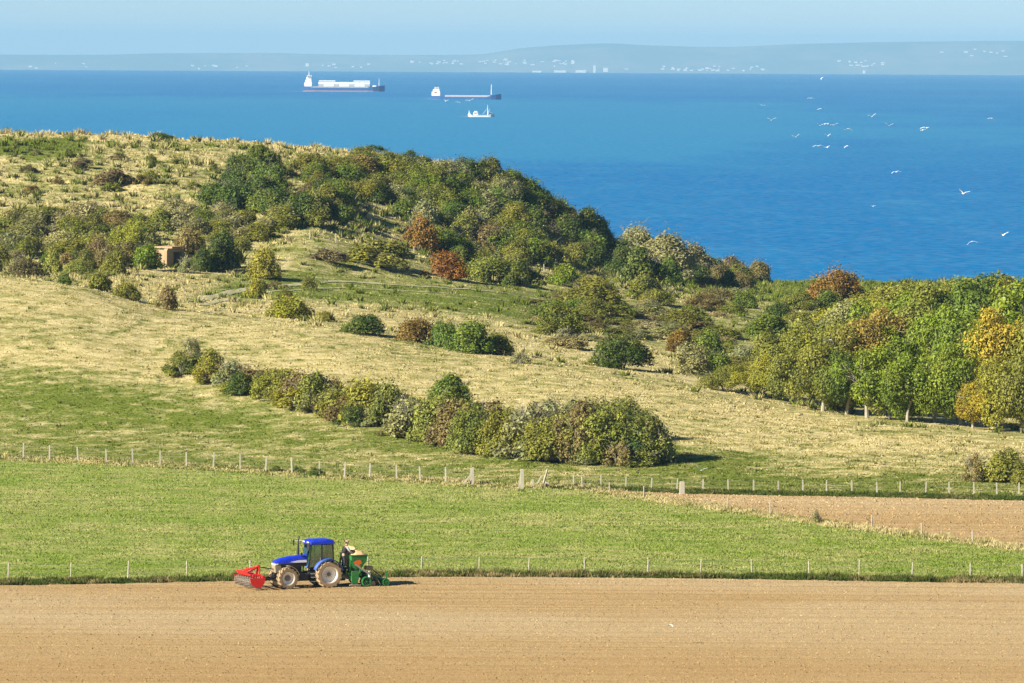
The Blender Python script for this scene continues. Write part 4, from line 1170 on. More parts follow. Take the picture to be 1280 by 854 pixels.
M['hub'] = paint('dusty_hub', (0.24, 0.21, 0.17), 0.7, 0.3)
M['chrome'] = paint('bare_steel', (0.5, 0.5, 0.48), 0.35, 0.5, 0.7)
M['red'] = paint('red_paint', (0.62, 0.012, 0.010), 0.35, 0.5, dirt=0.10)
M['steel_disc'] = paint('soil_worn_steel', (0.34, 0.30, 0.24), 0.6, 0.4, 0.2, 0.5)
M['green'] = paint('green_paint', (0.012, 0.20, 0.035), 0.38, 0.5, dirt=0.22)
M['green_dark'] = paint('dark_green_paint', (0.01, 0.085, 0.03), 0.45, 0.4, dirt=0.3)
M['orange'] = paint('orange_paint', (0.80, 0.15, 0.015), 0.4, 0.4, dirt=0.05)
M['seed'] = paint('seed_grain', (0.66, 0.44, 0.22), 0.9, 0.1, dirt=0.4, dirtcol=(0.50, 0.30, 0.13), scale=14)
M['white'] = paint('white_paint', (0.80, 0.80, 0.78), 0.4, 0.4, dirt=0.08)
M['lamp'] = paint('lamp_glass', (0.85, 0.85, 0.80), 0.15, 0.6, dirt=0.05)
M['lamp_orange'] = paint('amber_lens', (0.85, 0.30, 0.02), 0.2, 0.5, dirt=0.05)
def glass_material():
    t = NT('tinted_glass')
    tr = t.n('ShaderNodeBsdfTransparent'); tr.inputs[0].default_value = (0.42, 0.74, 0.66, 1)
    gl = t.n('ShaderNodeBsdfGlossy'); gl.inputs['Roughness'].default_value = 0.04; gl.inputs['Color'].default_value = (0.9, 1, 0.97, 1)
    fr = t.n('ShaderNodeFresnel'); fr.inputs[0].default_value = 1.5
    mx = t.n('ShaderNodeMixShader'); t.t.links.new(t.math('ADD', t.math('MULTIPLY', fr.outputs[0], 0.8), 0.14), mx.inputs[0]); t.t.links.new(tr.outputs[0], mx.inputs[1]); t.t.links.new(gl.outputs[0], mx.inputs[2])
    return t.surf(mx.outputs[0])
M['glass'] = glass_material()

G0 = ground_at(405, 734.3)[0]
TZ = 0.075
TR = (G0[0], G0[1], TZ); TYAW = math.radians(180 + 22)
tr = empty('tractor', TR, TYAW); tag(tr, 'blue farm tractor with white rims working along the field edge', 'tractor')
RW, FW, WB, TRK = 0.89, 0.72, 2.87, 0.86
def wheel(x, y, r, w, rim_r, side, front, steer=0.0):
    # tyre profile turned about y, then chevron lugs
    prof = [(rim_r, -w * .42), (rim_r + .06, -w * .5), (r - .10, -w * .50), (r - .045, -w * .36), (r - .035, 0), (r - .045, w * .36), (r - .10, w * .50), (rim_r + .06, w * .5), (rim_r, w * .42)]
    mb = MB(); mb.lathe(prof, 40, closed=True)
    nl = 17 if not front else 16
    for i in range(nl):
        for s in (-1, 1):
            a0 = 2 * math.pi * (i + (0.5 if s > 0 else 0)) / nl
            vs = []
            for yy, da, h0 in ((0.0, 0.16, 0), (w * .50, -0.10, -.045)):
                for dr in (-.06, .03):
                    for t in (-.075, .075):
                        rr_ = r + dr + h0; aa = a0 + da + t * (0.9 / r) * .7
                        vs.append((rr_ * math.cos(aa), s * yy, rr_ * math.sin(aa)))
            mb.add(vs, [(0, 1, 3, 2), (4, 6, 7, 5), (0, 4, 5, 1), (2, 3, 7, 6), (0, 2, 6, 4), (1, 5, 7, 3)])
    wh = mb.build('tyre', M['tyre'])
    root = bpy.data.objects.new('wheel', MB().lathe([(rim_r * .98, -w * .40), (rim_r * 1.03, -w * .44), (rim_r * 1.03, w * .44), (rim_r * .98, w * .40)], 36).mesh('wheel', True)); root.data.materials.append(M['rim'])
    link(root, tr); root.location = (x, y, r - .03); root.rotation_euler = (0, 0, steer)
    wh.parent = root
    d = side
    if not front:
        mb = MB(); mb.lathe([(rim_r * .99, d * w * .30), (rim_r * .86, d * w * .10), (rim_r * .62, d * w * .04), (rim_r * .28, d * w * .10), (0.001, d * w * .10)], 36, closed=False); mb.build('rim', M['rim'], root, True)
        mb = MB(); mb.lathe([(0.14, d * w * .09), (0.13, d * w * .22), (0.07, d * w * .30), (0.001, d * w * .31)], 16, closed=False)
        for k in range(8): mb.tube([(.21 * math.cos(k * .785), d * w * .09, .21 * math.sin(k * .785)), (.21 * math.cos(k * .785), d * w * .17, .21 * math.sin(k * .785))], .022, 6)
        mb.build('hub', M['hub'], root, True)
    else:
        mb = MB(); mb.lathe([(rim_r * .99, d * w * .36), (rim_r * .84, d * w * .16), (rim_r * .62, d * w * .10), (rim_r * .50, d * w * .12)], 36, closed=False); mb.build('rim', M['rim'], root, True)
        mb = MB(); mb.lathe([(rim_r * .52, d * w * .10), (rim_r * .48, d * w * .26), (rim_r * .30, d * w * .34), (0.001, d * w * .40)], 20, closed=False)
        mb.build('hub', M['hub'], root, True)
    return root
for s in (1, -1):
    wheel(0, s * TRK, RW, 0.52, 0.54, s, False)
    wheel(WB, s * (TRK - .02), FW, 0.42, 0.42, s, True, math.radians(4))
# chassis, engine, axles
mb = MB(); mb.box((1.35, 0, 0.72), (3.0, 0.50, 0.60)); mb.box((0.0, 0, 0.86), (0.7, 0.6, 0.62)); mb.box((2.45, 0, 1.22), (1.6, 0.50, 0.50)); mb.box((3.05, 0, 0.78), (1.05, 0.40, 0.30)); mb.build('chassis', M['black'], tr, bevel=.03)
mb = MB(); mb.tube([(0, -.72, RW - .03), (0, .72, RW - .03)], .16, 12); mb.build('rear_axle', M['black'], tr, True)
mb = MB(); mb.tube([(WB, -.68, FW - .03), (WB, .68, FW - .03)], .10, 10); mb.box((WB, 0, FW), (.35, .5, .26)); mb.build('front_axle', M['black'], tr, True)
# bonnet: rounded sections falling to the nose
def bsec(x, w, zb, zt):
    pts = []
    for k in range(13):
        a = math.pi * k / 12
        c, s_ = math.cos(a), math.sin(a)
        pts.append((x, w * math.copysign(abs(c) ** .45, c), zb + (zt - zb) * (0.35 + 0.65 * abs(s_) ** .55)))
    pts = [(x, w, zb)] + pts + [(x, -w, zb)]
    return pts
mb = MB(); mb.loft([bsec(1.30, .43, 1.62, 2.15), bsec(1.9, .42, 1.62, 2.11), bsec(2.6, .39, 1.60, 2.03), bsec(3.15, .36, 1.60, 1.92), bsec(3.45, .33, 1.62, 1.80), bsec(3.56, .27, 1.66, 1.73)])
mb.build('bonnet', M['blue'], tr, True)
for s in (1, -1):
    mb = MB(); mb.prism([(1.36, 1.66), (1.40, 1.82), (2.0, 1.80), (2.55, 1.70), (2.2, 1.655)], s * .436, s * .448); mb.build('side_stripe', M['white'], tr)
    mb = MB(); mb.prism([(1.36, 1.40), (1.36, 1.615), (3.2, 1.595), (3.2, 1.45)], s * .36, s * .395); mb.build('side_grille', M['black'], tr)
mb = MB(); mb.prism([(3.08, .98), (3.08, 1.59), (3.50, 1.60), (3.56, 1.45), (3.50, 1.0)], -.33, .33); mb.build('front_grille', M['dust_grey'], tr, bevel=.04)
for s in (1, -1):
    mb = MB(); mb.box((3.53, s * .20, 1.565), (.09, .17, .10)); mb.box((3.42, s * .335, 1.565), (.20, .03, .10)); mb.build('headlight', M['lamp'], tr, bevel=.015)
# cab
mb = MB(); mb.prism([(-.42, 1.18), (-.42, 1.42), (.45, 1.42), (.6, 1.02), (1.28, 1.02), (1.28, .86), (.35, .86), (.2, 1.18)], -.62, .62); mb.build('cab_floor', M['black'], tr, bevel=.02)
def pillar(p0, p1, t=.07):
    for s in (1, -1):
        m2 = MB(); m2.bar((p0[0], s * p0[1], p0[2]), (p1[0], s * p1[1], p1[2]), t, t); m2.build('cab_pillar', M['black'], tr)
pillar((1.30, .50, 1.0), (1.12, .66, 2.89)); pillar((.42, .70, 1.40), (.42, .72, 2.89)); pillar((-.44, .64, 1.55), (-.36, .66, 2.89))
def pane(name, q):
    m2 = MB(); n_ = (Vector(q[1]) - Vector(q[0])).cross(Vector(q[2]) - Vector(q[0])).normalized() * .006
    m2.add([Vector(p) + n_ for p in q] + [Vector(p) - n_ for p in q], [(0, 1, 2, 3), (7, 6, 5, 4), (0, 4, 5, 1), (1, 5, 6, 2), (2, 6, 7, 3), (3, 7, 4, 0)]); return m2.build(name, M['glass'], tr)
pane('windscreen', [(1.30, -.47, 1.95), (1.30, .47, 1.95), (1.13, .62, 2.88), (1.13, -.62, 2.88)])
pane('rear_window', [(-.43, -.60, 1.65), (-.43, .60, 1.65), (-.37, .62, 2.88), (-.37, -.62, 2.88)])
for s in (1, -1):
    d = pane('door_window', [(1.26, s * .535, 1.30), (.46, s * .70, 1.46), (.46, s * .715, 2.87), (1.10, s * .665, 2.87)])
    mb = MB(); mb.bar((.52, s * .74, 1.75), (.52, s * .74, 1.98), .03, .03); mb.build('door_handle', M['chrome'], d)
    pane('side_window', [(.38, s * .705, 1.75), (-.40, s * .645, 1.85), (-.34, s * .66, 2.87), (.38, s * .72, 2.87)])
def rsec(z, g, r=.12):
    return [(1.26 - g, -.70 + g + r, z), (1.26 - g - r, -.76 + g, z), (-.46 + g + r, -.76 + g, z), (-.50 + g, -.70 + g + r, z), (-.50 + g, .70 - g - r, z), (-.46 + g + r, .76 - g, z), (1.26 - g - r, .76 - g, z), (1.26 - g, .70 - g - r, z)]
mb = MB(); mb.loft([rsec(2.80, .04), rsec(2.86, -.03), rsec(3.00, -.02), rsec(3.09, .07), rsec(3.15, .26)]); rf = mb.build('cab_roof', M['blue'], tr, True)
for y in (-.5, -.3, .3, .5):
    mb = MB(); mb.box((1.27, y, 2.97), (.05, .14, .09)); mb.build('work_lamp', M['lamp'], rf)
mb = MB(); mb.box((-.51, .60, 2.99), (.05, .12, .09)); mb.build('rear_lamp', M['lamp_orange'], rf)
mb = MB(); mb.box((.15, 0, 1.52), (.5, .5, .16)); mb.box((-.08, 0, 1.90), (.14, .48, .75)); mb.build('driver_seat', M['black'], tr, bevel=.04)
mb = MB(); mb.tube([(1.1, 0, 1.3), (.86, 0, 1.95)], .04, 8); mb.lathe([(.20, 1.93), (.215, 1.95), (.20, 1.97), (.185, 1.95)], 20, c=(.84, 0, 0), axis='z'); mb.build('steering_wheel', M['black'], tr, True)
# fenders
for s in (1, -1):
    ring = []
    m2 = MB(); n_ = 16; secs = []
    for k in range(n_ + 1):
        a = math.radians(18 + (166 - 18) * k / n_)
        r1 = RW + .13; c_, s_ = math.cos(a), math.sin(a)
        secs.append([(r1 * c_, s * .62, RW + r1 * s_), (r1 * c_, s * 1.08, RW + r1 * s_ - .03), ((r1 - .09) * c_, s * 1.08, RW + (r1 - .09) * s_ - .03), ((r1 - .05) * c_, s * .62, RW + (r1 - .05) * s_)])
    m2.loft(secs); m2.build('fender', M['blue_dusty'], tr, True)
    m2 = MB(); secs = []
    for k in range(9):
        a = math.radians(40 + 125 * k / 8); r1 = FW + .09
        x_ = WB - r1 * math.cos(math.radians(180) - a) ; z_ = FW + r1 * math.sin(a)
        x_ = WB + r1 * math.cos(a)
        secs.append([(x_, s * .70, z_), (x_, s * 1.02, z_ - .02), (x_ * .995, s * 1.02, z_ - .06), (x_ * .995, s * .70, z_ - .04)])
    secs = secs[3:]
    m2.loft(secs); m2.build('front_mudguard', M['dust_grey'], tr, True)
    for k, z in enumerate((.42, .68, .92)):
        m2 = MB(); m2.box((1.0, s * .74, z), (.36, .22, .035)); m2.build('step', M['chrome'], tr)
    m2 = MB(); m2.box((1.0, s * .60, .66), (.30, .06, .55)); m2.build('step_frame', M['black'], tr)
    m2 = MB(); m2.box((1.62, s * .46, .72), (.62, .36, .40)); m2.build('fuel_tank', M['black'], tr, bevel=.05)
    m2 = MB(); m2.tube([(1.20, s * .70, 2.98), (1.45, s * 1.15, 2.96), (1.60, s * 1.38, 2.94)], .018, 6); ma = m2.build('mirror_arm', M['chrome'], tr)
    m2 = MB(); m2.box((1.62, s * 1.42, 2.82), (.07, .24, .40), .5 * s); m2.build('mirror', M['black'], ma, bevel=.025)
mb = MB(); mb.tube([(1.62, -.52, 1.9), (1.62, -.56, 2.3), (1.60, -.56, 3.1), (1.52, -.56, 3.32)], [.085, .085, .045, .045], 10); mb.build('exhaust', M['black'], tr, True)
mb = MB(); mb.tube([(1.75, .42, 2.1), (1.75, .46, 2.3)], .07, 10); mb.build('air_intake', M['black'], tr, True)
for s in (1, -1):
    mb = MB(); mb.bar((3.35, s * .28, .72), (4.35, s * .42, .55), .07, .12); mb.bar((3.45, s * .26, 1.0), (3.95, s * .34, .60), .05, .05); mb.build('front_linkage_arm', M['black'], tr)
    mb = MB(); mb.bar((-.25, s * .34, .66), (-1.15, s * .45, .55), .06, .10); mb.bar((-.30, s * .30, 1.25), (-.80, s * .40, .62), .05, .05); mb.build('rear_linkage_arm', M['black'], tr)
mb = MB(); mb.tube([(3.48, 0, 1.22), (4.52, 0, 1.40)], .035, 8); mb.build('top_link', M['black'], tr, True)

# ------------------------------------------------------------------ red front press
fp = empty('soil_press', TR, TYAW); tag(fp, 'red front mounted soil press with a row of steel rings', 'farm implement')
LZ = 0.10
mb = MB()
for x, z in ((4.75, .80), (5.45, .86)): mb.box((x, 0, z + LZ), (.13, 3.0, .13))
for y in (-1.15, -.45, .45, 1.15): mb.box((5.1, y, .83 + LZ), (.66, .10, .10))
mb.build('frame', M['red'], fp, bevel=.012)
mb = MB()
for s in (1, -1): mb.bar((4.62, s * .42, .60 + LZ), (4.58, s * .06, 1.36 + LZ), .09, .11)
mb.box((4.58, 0, 1.36 + LZ), (.16, .24, .16)); mb.build('headstock', M['red'], fp, bevel=.012)
for y1 in (-1.2, -.4, .5):
    mb = MB(); mb.bar((4.60, .05 * np.sign(y1), 1.33 + LZ), (5.55, y1, .98 + LZ), .07, .09); mb.build('stay', M['red'], fp)
mb = MB(); mb.bar((5.55, -1.45, .98 + LZ), (5.6, 1.4, .90 + LZ), .1, .1); mb.build('front_rail', M['red'], fp)
for s in (1, -1):
    mb = MB(); mb.prism([(4.62, .72 + LZ), (5.72, .72 + LZ), (5.62, .30 + LZ), (5.30, .10 + LZ), (4.98, .06 + LZ), (4.72, .36 + LZ)], s * 1.53, s * 1.57); mb.build('side_plate', M['red'], fp, bevel=.01)
mb = MB(); mb.tube([(5.45, -1.5, .40 + LZ), (5.45, 1.5, .40 + LZ)], .05, 8); mb.build('ring_axle', M['steel_disc'], fp, True)
def ring_mesh():
    m2 = MB(); m2.lathe([(.37, -.012), (.40, 0), (.37, .012), (.31, .02), (.31, -.02)], 24)
    for k in range(5): a = k * 1.2566; m2.bar((.05 * math.cos(a), 0, .05 * math.sin(a)), (.32 * math.cos(a), 0, .32 * math.sin(a)), .03, .03)
    for k in range(12):
        a = k * .5236; m2.bar((.36 * math.cos(a), -.04, .36 * math.sin(a)), (.43 * math.cos(a), .04, .43 * math.sin(a)), .05, .03)
    return m2.mesh('press_ring')
rm = ring_mesh(); rm.materials.append(M['steel_disc'])
for k in range(10):
    o = obj('press_ring', rm, None, fp); o.scale = (.80, 1, .80); o.location = (5.45, -1.42 + k * .315, .38 + LZ); o.rotation_euler = (0, k * .37, 0)
for k in range(12):
    mb = MB(); y = -1.35 + k * .245; mb.tube([(4.78, y, .78 + LZ), (4.92, y, .45 + LZ), (4.78, y, .12 + LZ), (4.86, y, .02 + LZ)], [.022, .022, .02, .012], 5); mb.build('tine', M['steel_disc'], fp)

# ------------------------------------------------------------------ green seed drill
sd = empty('seed_drill', TR, TYAW); tag(sd, 'green seed drill heaped with grain behind the blue tractor', 'farm implement')
mb = MB()
top = [(-1.50, -1.15, 2.08), (-1.50, 1.15, 2.08), (-2.62, 1.15, 2.08), (-2.62, -1.15, 2.08)]
mid = [(-1.52, -1.13, 1.78), (-1.52, 1.13, 1.78), (-2.60, 1.13, 1.78), (-2.60, -1.13, 1.78)]
bot = [(-1.86, -1.05, 1.18), (-1.86, 1.05, 1.18), (-2.22, 1.05, 1.18), (-2.22, -1.05, 1.18)]
mb.loft([bot, mid, top]); hop = mb.build('hopper', M['green'], sd, bevel=.012)
mb = MB()
for q0, q1 in ((0, 1), (1, 2), (2, 3), (3, 0)): mb.bar(top[q0], top[q1], .06, .06)
mb.build('hopper_rim', M['green_dark'], hop)
nx_, ny_ = 9, 17; vs = []
for i in range(nx_):
    for j in range(ny_):
        u, w_ = i / (nx_ - 1), j / (ny_ - 1)
        x = -1.53 - 1.06 * u; y = -1.12 + 2.24 * w_
        z = 2.07 + .60 * (math.sin(math.pi * u) ** .9) * (math.sin(math.pi * w_) ** .45) * (0.85 + .2 * math.sin(5 * w_ + 2 * u)) + .03 * math.sin(17 * u + 9 * w_)
        vs.append((x, y, z))
fs = [(i * ny_ + j, i * ny_ + j + 1, (i + 1) * ny_ + j + 1, (i + 1) * ny_ + j) for i in range(nx_ - 1) for j in range(ny_ - 1)]
MB().add(vs, fs).build('seed_heap', M['seed'], sd, True)
for s in (1, -1):
    mb = MB(); mb.prism([(-1.62, 1.62), (-1.80, 1.74), (-2.10, 1.78), (-2.22, 1.58), (-2.02, 1.44), (-2.16, 1.36), (-1.88, 1.34)], s * 1.165, s * 1.18); mb.build('emblem', M['orange'], sd)
    mb = MB(); mb.prism([(-1.50, .22), (-1.46, .98), (-1.58, 1.06), (-1.96, 1.06), (-2.0, .60), (-1.92, .22)], s * 1.16, s * 1.24); mb.build('end_plate', M['green'], sd, bevel=.015)
    mb = MB(); mb.bar((-1.72, s * 1.26, 1.50), (-2.78, s * 1.26, .78), .05, .10); mb.build('lift_arm', M['chrome'], sd)
    mb = MB(); mb.bar((-1.45, s * .95, .60), (-1.50, s * 1.0, 1.75), .08, .10); mb.bar((-2.05, s * 1.08, .75), (-2.20, s * 1.08, 1.30), .08, .10); mb.build('upright', M['green'], sd)
    mb = MB(); mb.bar((-2.60, s * 1.05, .82), (-3.95, s * 1.10, .46), .06, .08); mb.bar((-2.75, s * 1.05, .98), (-3.70, s * 1.05, .52), .05, .05); mb.build('trailing_arm', M['green_dark'], sd)
mb = MB(); mb.box((-1.62, 0, .58), (.22, 2.4, .26)); mb.box((-2.15, 0, .80), (.14, 2.3, .14)); mb.box((-2.72, 0, .84), (.14, 2.3, .14)); mb.build('main_frame', M['green'], sd, bevel=.015)
mb = MB(); mb.box((-1.30, 0, 1.18), (.42, 1.7, .05)); mb.bar((-1.30, .6, 1.16), (-1.50, .6, .62), .05, .05); mb.bar((-1.30, -.6, 1.16), (-1.50, -.6, .62), .05, .05); mb.build('loading_step', M['black'], sd)
mb = MB(); mb.box((-2.04, 0, 1.08), (.22, 2.1, .16)); mb.build('metering_unit', M['black'], sd)
mb = MB(); mb.tube([(-1.98, 1.18, .16), (-1.44, 1.18, .16)], .05, 6); mb.box((-1.75, 1.2, .13), (.80, .12, .06)); mb.build('skid', M['steel_disc'], sd)
def dwheel(name, x, y, r, w, col, parent):
    m2 = MB(); m2.lathe([(r * .80, -w / 2), (r, -w * .35), (r, w * .35), (r * .80, w / 2)], 28); o = m2.build(name, M[col], parent, True); o.location = (x, y, r)
    m2 = MB(); m2.lathe([(r * .84, -w * .3), (r * .84, w * .3), (r * .70, w * .3), (r * .70, -w * .3)], 28)
    for k in range(6):
        a = k * 1.047; m2.bar((.03 * math.cos(a), 0, .03 * math.sin(a)), (r * .72 * math.cos(a), 0, r * .72 * math.sin(a)), .05, .03)
    m2.tube([(0, -w * .6, 0), (0, w * .6, 0)], r * .18, 10); m2.build('spokes', M['green'], o)
    return o
for s in (1, -1): dwheel('land_wheel', -2.52, s * 1.22, .34, .14, 'green', sd)
for k in range(9): dwheel('press_wheel', -3.95, -1.12 + k * .28, .25, .07, 'green', sd)
mb = MB(); mb.bar((-3.95, 1.12, .48), (-3.98, 1.14, 1.0), .08, .08); mb.build('marker_post', M['green'], sd)
for k in range(10):
    y = -1.05 + k * .232
    mb = MB(); mb.tube([(-2.04, y, 1.02), (-2.5, y, .80), (-2.95, y, .45), (-3.05, y, .10)], .028, 6); mb.build('seed_tube', M['black'], sd)
    mb = MB(); mb.lathe([(.17, -.006), (.17, .006), (.03, .03), (.03, -.03)], 18, c=(-3.05, y + .02, .17)); mb.bar((-2.72, y, .80), (-3.05, y, .18), .035, .05); mb.build('disc_coulter', M['steel_disc'], sd)
mb = MB(); mb.box((-2.85, .75, 1.20), (.52, .40, .26)); mb.build('fan_housing', M['dust_grey'], sd, bevel=.07)
mb = MB(); mb.tube([(-2.78, 1.12, .62), (-2.72, 1.14, 1.02)], .08, 10); mb.build('white_canister', M['white'], sd, True)
mb = MB(); mb.tube([(-3.0, .9, 1.15), (-3.5, .9, .75), (-3.8, .8, .5)], .035, 6); mb.build('hose', M['black'], sd, True)
for k in range(11):
    y = -1.1 + k * .22
    mb = MB(); mb.tube([(-3.3, y, .62), (-3.45, y, .30), (-3.62, y, .03)], .014, 4); mb.build('harrow_tine', M['steel_disc'], sd)
mb = MB(); mb.box((-3.3, 0, .64), (.06, 2.3, .06)); mb.build('harrow_bar', M['green_dark'], sd)
mb = MB()
mb.tube([(-2.64, .9, 1.62), (-2.90, .9, 1.68), (-3.05, .9, 1.9), (-2.98, .9, 2.05), (-2.64, .9, 2.04)], .016, 5); mb.build('hand_rail', M['black'], sd)

# ------------------------------------------------------------------ people
M['skin'] = paint('skin', (0.50, 0.28, 0.19), 0.6, 0.3, dirt=0.1)
M['hair'] = paint('hair', (0.05, 0.035, 0.025), 0.8, 0.2, dirt=0.1)
M['jacket'] = paint('dark_jacket', (0.035, 0.035, 0.040), 0.9, 0.1, dirt=0.2)
M['sleeve'] = paint('grey_sleeve', (0.42, 0.42, 0.42), 0.9, 0.1, dirt=0.2)
M['trousers'] = paint('dark_trousers', (0.03, 0.035, 0.05), 0.9, 0.1, dirt=0.3)
M['cap'] = paint('pink_cap', (0.62, 0.24, 0.24), 0.8, 0.1, dirt=0.15)
M['boots'] = paint('boots', (0.04, 0.03, 0.022), 0.8, 0.2, dirt=0.5)
def skin_obj(name, verts, edges, radii, mat, parent, sub=1, root=0):
    me = bpy.data.meshes.new(name); me.from_pydata(verts, edges, []); me.materials.append(mat)
    o = obj(name, me, None, parent)
    md = o.modifiers.new('skin', 'SKIN'); md.use_smooth_shade = True
    for i, r in enumerate(radii):
        sv = me.skin_vertices[0].data[i]; sv.radius = (r, r) if not hasattr(r, '__len__') else r
        sv.use_root = (i == root)
    sb = o.modifiers.new('sub', 'SUBSURF'); sb.levels = sub; sb.render_levels = sub
    return o
def person(name_label, loc, rz, J, cat='person', sleeve='jacket', capc='cap', k=1.0):
    """J: joints dict in metres; returns root. Body is one skinned surface, clothing are children."""
    root = empty('person', loc, rz, (k, k, k)); tag(root, name_label, cat)
    V, E, R = [], [], []
    ix = {}
    def add(k, p, r, par=None):
        ix[k] = len(V); V.append(tuple(p)); R.append(r)
        if par is not None: E.append((ix[par], ix[k]))
    add('pelvis', J['pelvis'], (.15, .12)); add('waist', J['waist'], (.135, .11), 'pelvis'); add('chest', J['chest'], (.16, .12), 'waist'); add('neck', J['neck'], .055, 'chest')
    add('chin', J['chin'], .07, 'neck'); add('head', J['head'], (.085, .10), 'chin'); add('crown', J['crown'], .07, 'head')
    f = (Vector(J['face'])).normalized()
    for s in 'LR':
        add('sh' + s, J['sh' + s], .062, 'chest'); add('el' + s, J['el' + s], .046, 'sh' + s); add('wr' + s, J['wr' + s], .030, 'el' + s)
        d = (Vector(J['wr' + s]) - Vector(J['el' + s])).normalized(); palm = Vector(J['wr' + s]) + d * .06
        add('pa' + s, palm, (.038, .018), 'wr' + s)
        sd_ = d.cross(Vector((0, 0, 1))); sd_ = sd_.normalized() if sd_.length > .1 else Vector((0, 1, 0)); up = sd_.cross(d)
        for q, (off, ln) in enumerate(((-.03, .075), (-.01, .088), (.01, .082), (.03, .065))):
            b = palm + sd_ * off + d * .03; m_ = b + d * ln * .5; e_ = m_ + (d * .8 - up * .6).normalized() * ln * .5
            add('f%s%d' % (s, q), m_, .009, 'pa' + s); add('t%s%d' % (s, q), e_, .008, 'f%s%d' % (s, q))
        th = Vector(J['wr' + s]) + d * .03 + sd_ * -.045
        add('th' + s, th, .010, 'pa' + s); add('tt' + s, th + d * .045 - up * .01, .009, 'th' + s)
        add('hi' + s, J['hi' + s], .09, 'pelvis'); add('kn' + s, J['kn' + s], .060, 'hi' + s); add('an' + s, J['an' + s], .042, 'kn' + s); add('to' + s, Vector(J['an' + s]) + f * .17 + Vector((0, 0, -.05)), .036, 'an' + s)
    skin_obj('body', V, E, R, M['skin'], root, 1)
    # jacket with sleeves, trousers, boots a little larger than the body
    def garment(nm, keys, pars, rad, mat):
        vs, es = [], []; id_ = {}
        for k in keys:
            id_[k] = len(vs); vs.append(tuple(V[ix[k]]))
            if pars.get(k) in id_: es.append((id_[pars[k]], id_[k]))
        return skin_obj(nm, vs, es, [rad[k] for k in keys], mat, root, 1)
    garment('jacket', ['pelvis', 'waist', 'chest', 'neck'], {'waist': 'pelvis', 'chest': 'waist', 'neck': 'chest'}, {'pelvis': (.22, .17), 'waist': (.22, .17), 'chest': (.25, .18), 'neck': .085}, M['jacket'])
    for s in 'LR':
        garment('sleeve', ['sh' + s, 'el' + s, 'wr' + s], {'el' + s: 'sh' + s, 'wr' + s: 'el' + s}, {'sh' + s: .10, 'el' + s: .080, 'wr' + s: .058}, M[sleeve])
        garment('trouser_leg', ['hi' + s, 'kn' + s, 'an' + s], {'kn' + s: 'hi' + s, 'an' + s: 'kn' + s}, {'hi' + s: .115, 'kn' + s: .080, 'an' + s: .065}, M['trousers'])
        garment('boot', ['an' + s, 'to' + s], {'to' + s: 'an' + s}, {'an' + s: .062, 'to' + s: .052}, M['boots'])
    # cap, hair, face
    h = Vector(J['head']); c = Vector(J['crown'])
    mb = MB()
    for k in range(7):
        pass
    secs = []
    for k in range(6):
        a = math.radians(k * 17); r = .112 * math.cos(a)
        secs.append([(h.x + r * math.cos(j * .5236), h.y + r * math.sin(j * .5236), h.z + .045 + .105 * math.sin(a)) for j in range(12)])
    mb.loft(secs)
    brim = [(h + f * .09 + Vector((0, 0, .055))), (h + f * .19 + Vector((0, 0, .04)))]
    sdv = f.cross(Vector((0, 0, 1))).normalized()
    mb.add([brim[0] + sdv * .085, brim[1] + sdv * .05, brim[1] - sdv * .05, brim[0] - sdv * .085, brim[0] + sdv * .085 + Vector((0, 0, .012)), brim[1] + sdv * .05 + Vector((0, 0, .012)), brim[1] - sdv * .05 + Vector((0, 0, .012)), brim[0] - sdv * .085 + Vector((0, 0, .012))],
           [(0, 1, 2, 3), (7, 6, 5, 4), (0, 4, 5, 1), (1, 5, 6, 2), (2, 6, 7, 3), (3, 7, 4, 0)])
    mb.build('cap', M[capc], root, True)
    mb = MB(); hb = h - f * .035
    mb.loft([[(hb.x + r * math.cos(j * .785), hb.y + r * math.sin(j * .785), hb.z + z) for j in range(8)] for z, r in ((-.07, .07), (-.03, .098), (.03, .104), (.06, .10))]); mb.build('hair', M['hair'], root, True)
    for s in (1, -1):
        mb = MB(); e = h + f * .093 + sdv * s * .035 + Vector((0, 0, .0)); mb.lathe([(.001, -.012), (.011, -.006), (.013, 0), (.011, .006), (.001, .012)], 8, c=tuple(e), axis='z', closed=False); mb.build('eye', M['hair'], root, True)
        mb = MB(); e = h + sdv * s * .092 + Vector((0, 0, -.015)); mb.box(tuple(e), (.035, .022, .06), math.atan2(f.y, f.x)); mb.build('ear', M['skin'], root, bevel=.008)
    mb = MB(); n0 = h + f * .095; mb.loft([[n0 + sdv * .008 + Vector((0, 0, .01)), n0 + f * .008 + Vector((0, 0, .01)), n0 - sdv * .008 + Vector((0, 0, .01))], [n0 + sdv * .016 + Vector((0, 0, -.035)), n0 + f * .028 + Vector((0, 0, -.03)), n0 - sdv * .016 + Vector((0, 0, -.035))]]); mb.build('nose', M['skin'], root)
    return root
# helper standing on the drill's loading step, leaning over the hopper (facing the drill = tractor -x)
person('person in dark jacket and pink cap standing at the seed hopper', tuple(Vector((TR[0], TR[1], TZ)) + Matrix.Rotation(TYAW, 3, 'Z') @ Vector((-1.14, .62, 1.205))), TYAW,
       dict(pelvis=(.02, 0, .88), waist=(-.03, 0, 1.05), chest=(-.12, 0, 1.30), neck=(-.19, 0, 1.45), chin=(-.22, 0, 1.52), head=(-.235, 0, 1.60), crown=(-.24, 0, 1.68), face=(-1, .1, -.2),
            shL=(-.13, -.19, 1.38), elL=(-.30, -.26, 1.14), wrL=(-.48, -.18, 1.02), shR=(-.13, .19, 1.38), elR=(-.28, .28, 1.13), wrR=(-.44, .24, .96),
            hiL=(.02, -.10, .84), knL=(-.02, -.11, .45), anL=(.06, -.12, .09), hiR=(.02, .10, .84), knR=(-.04, .11, .45), anR=(.02, .13, .09)), sleeve='sleeve', k=1.06)
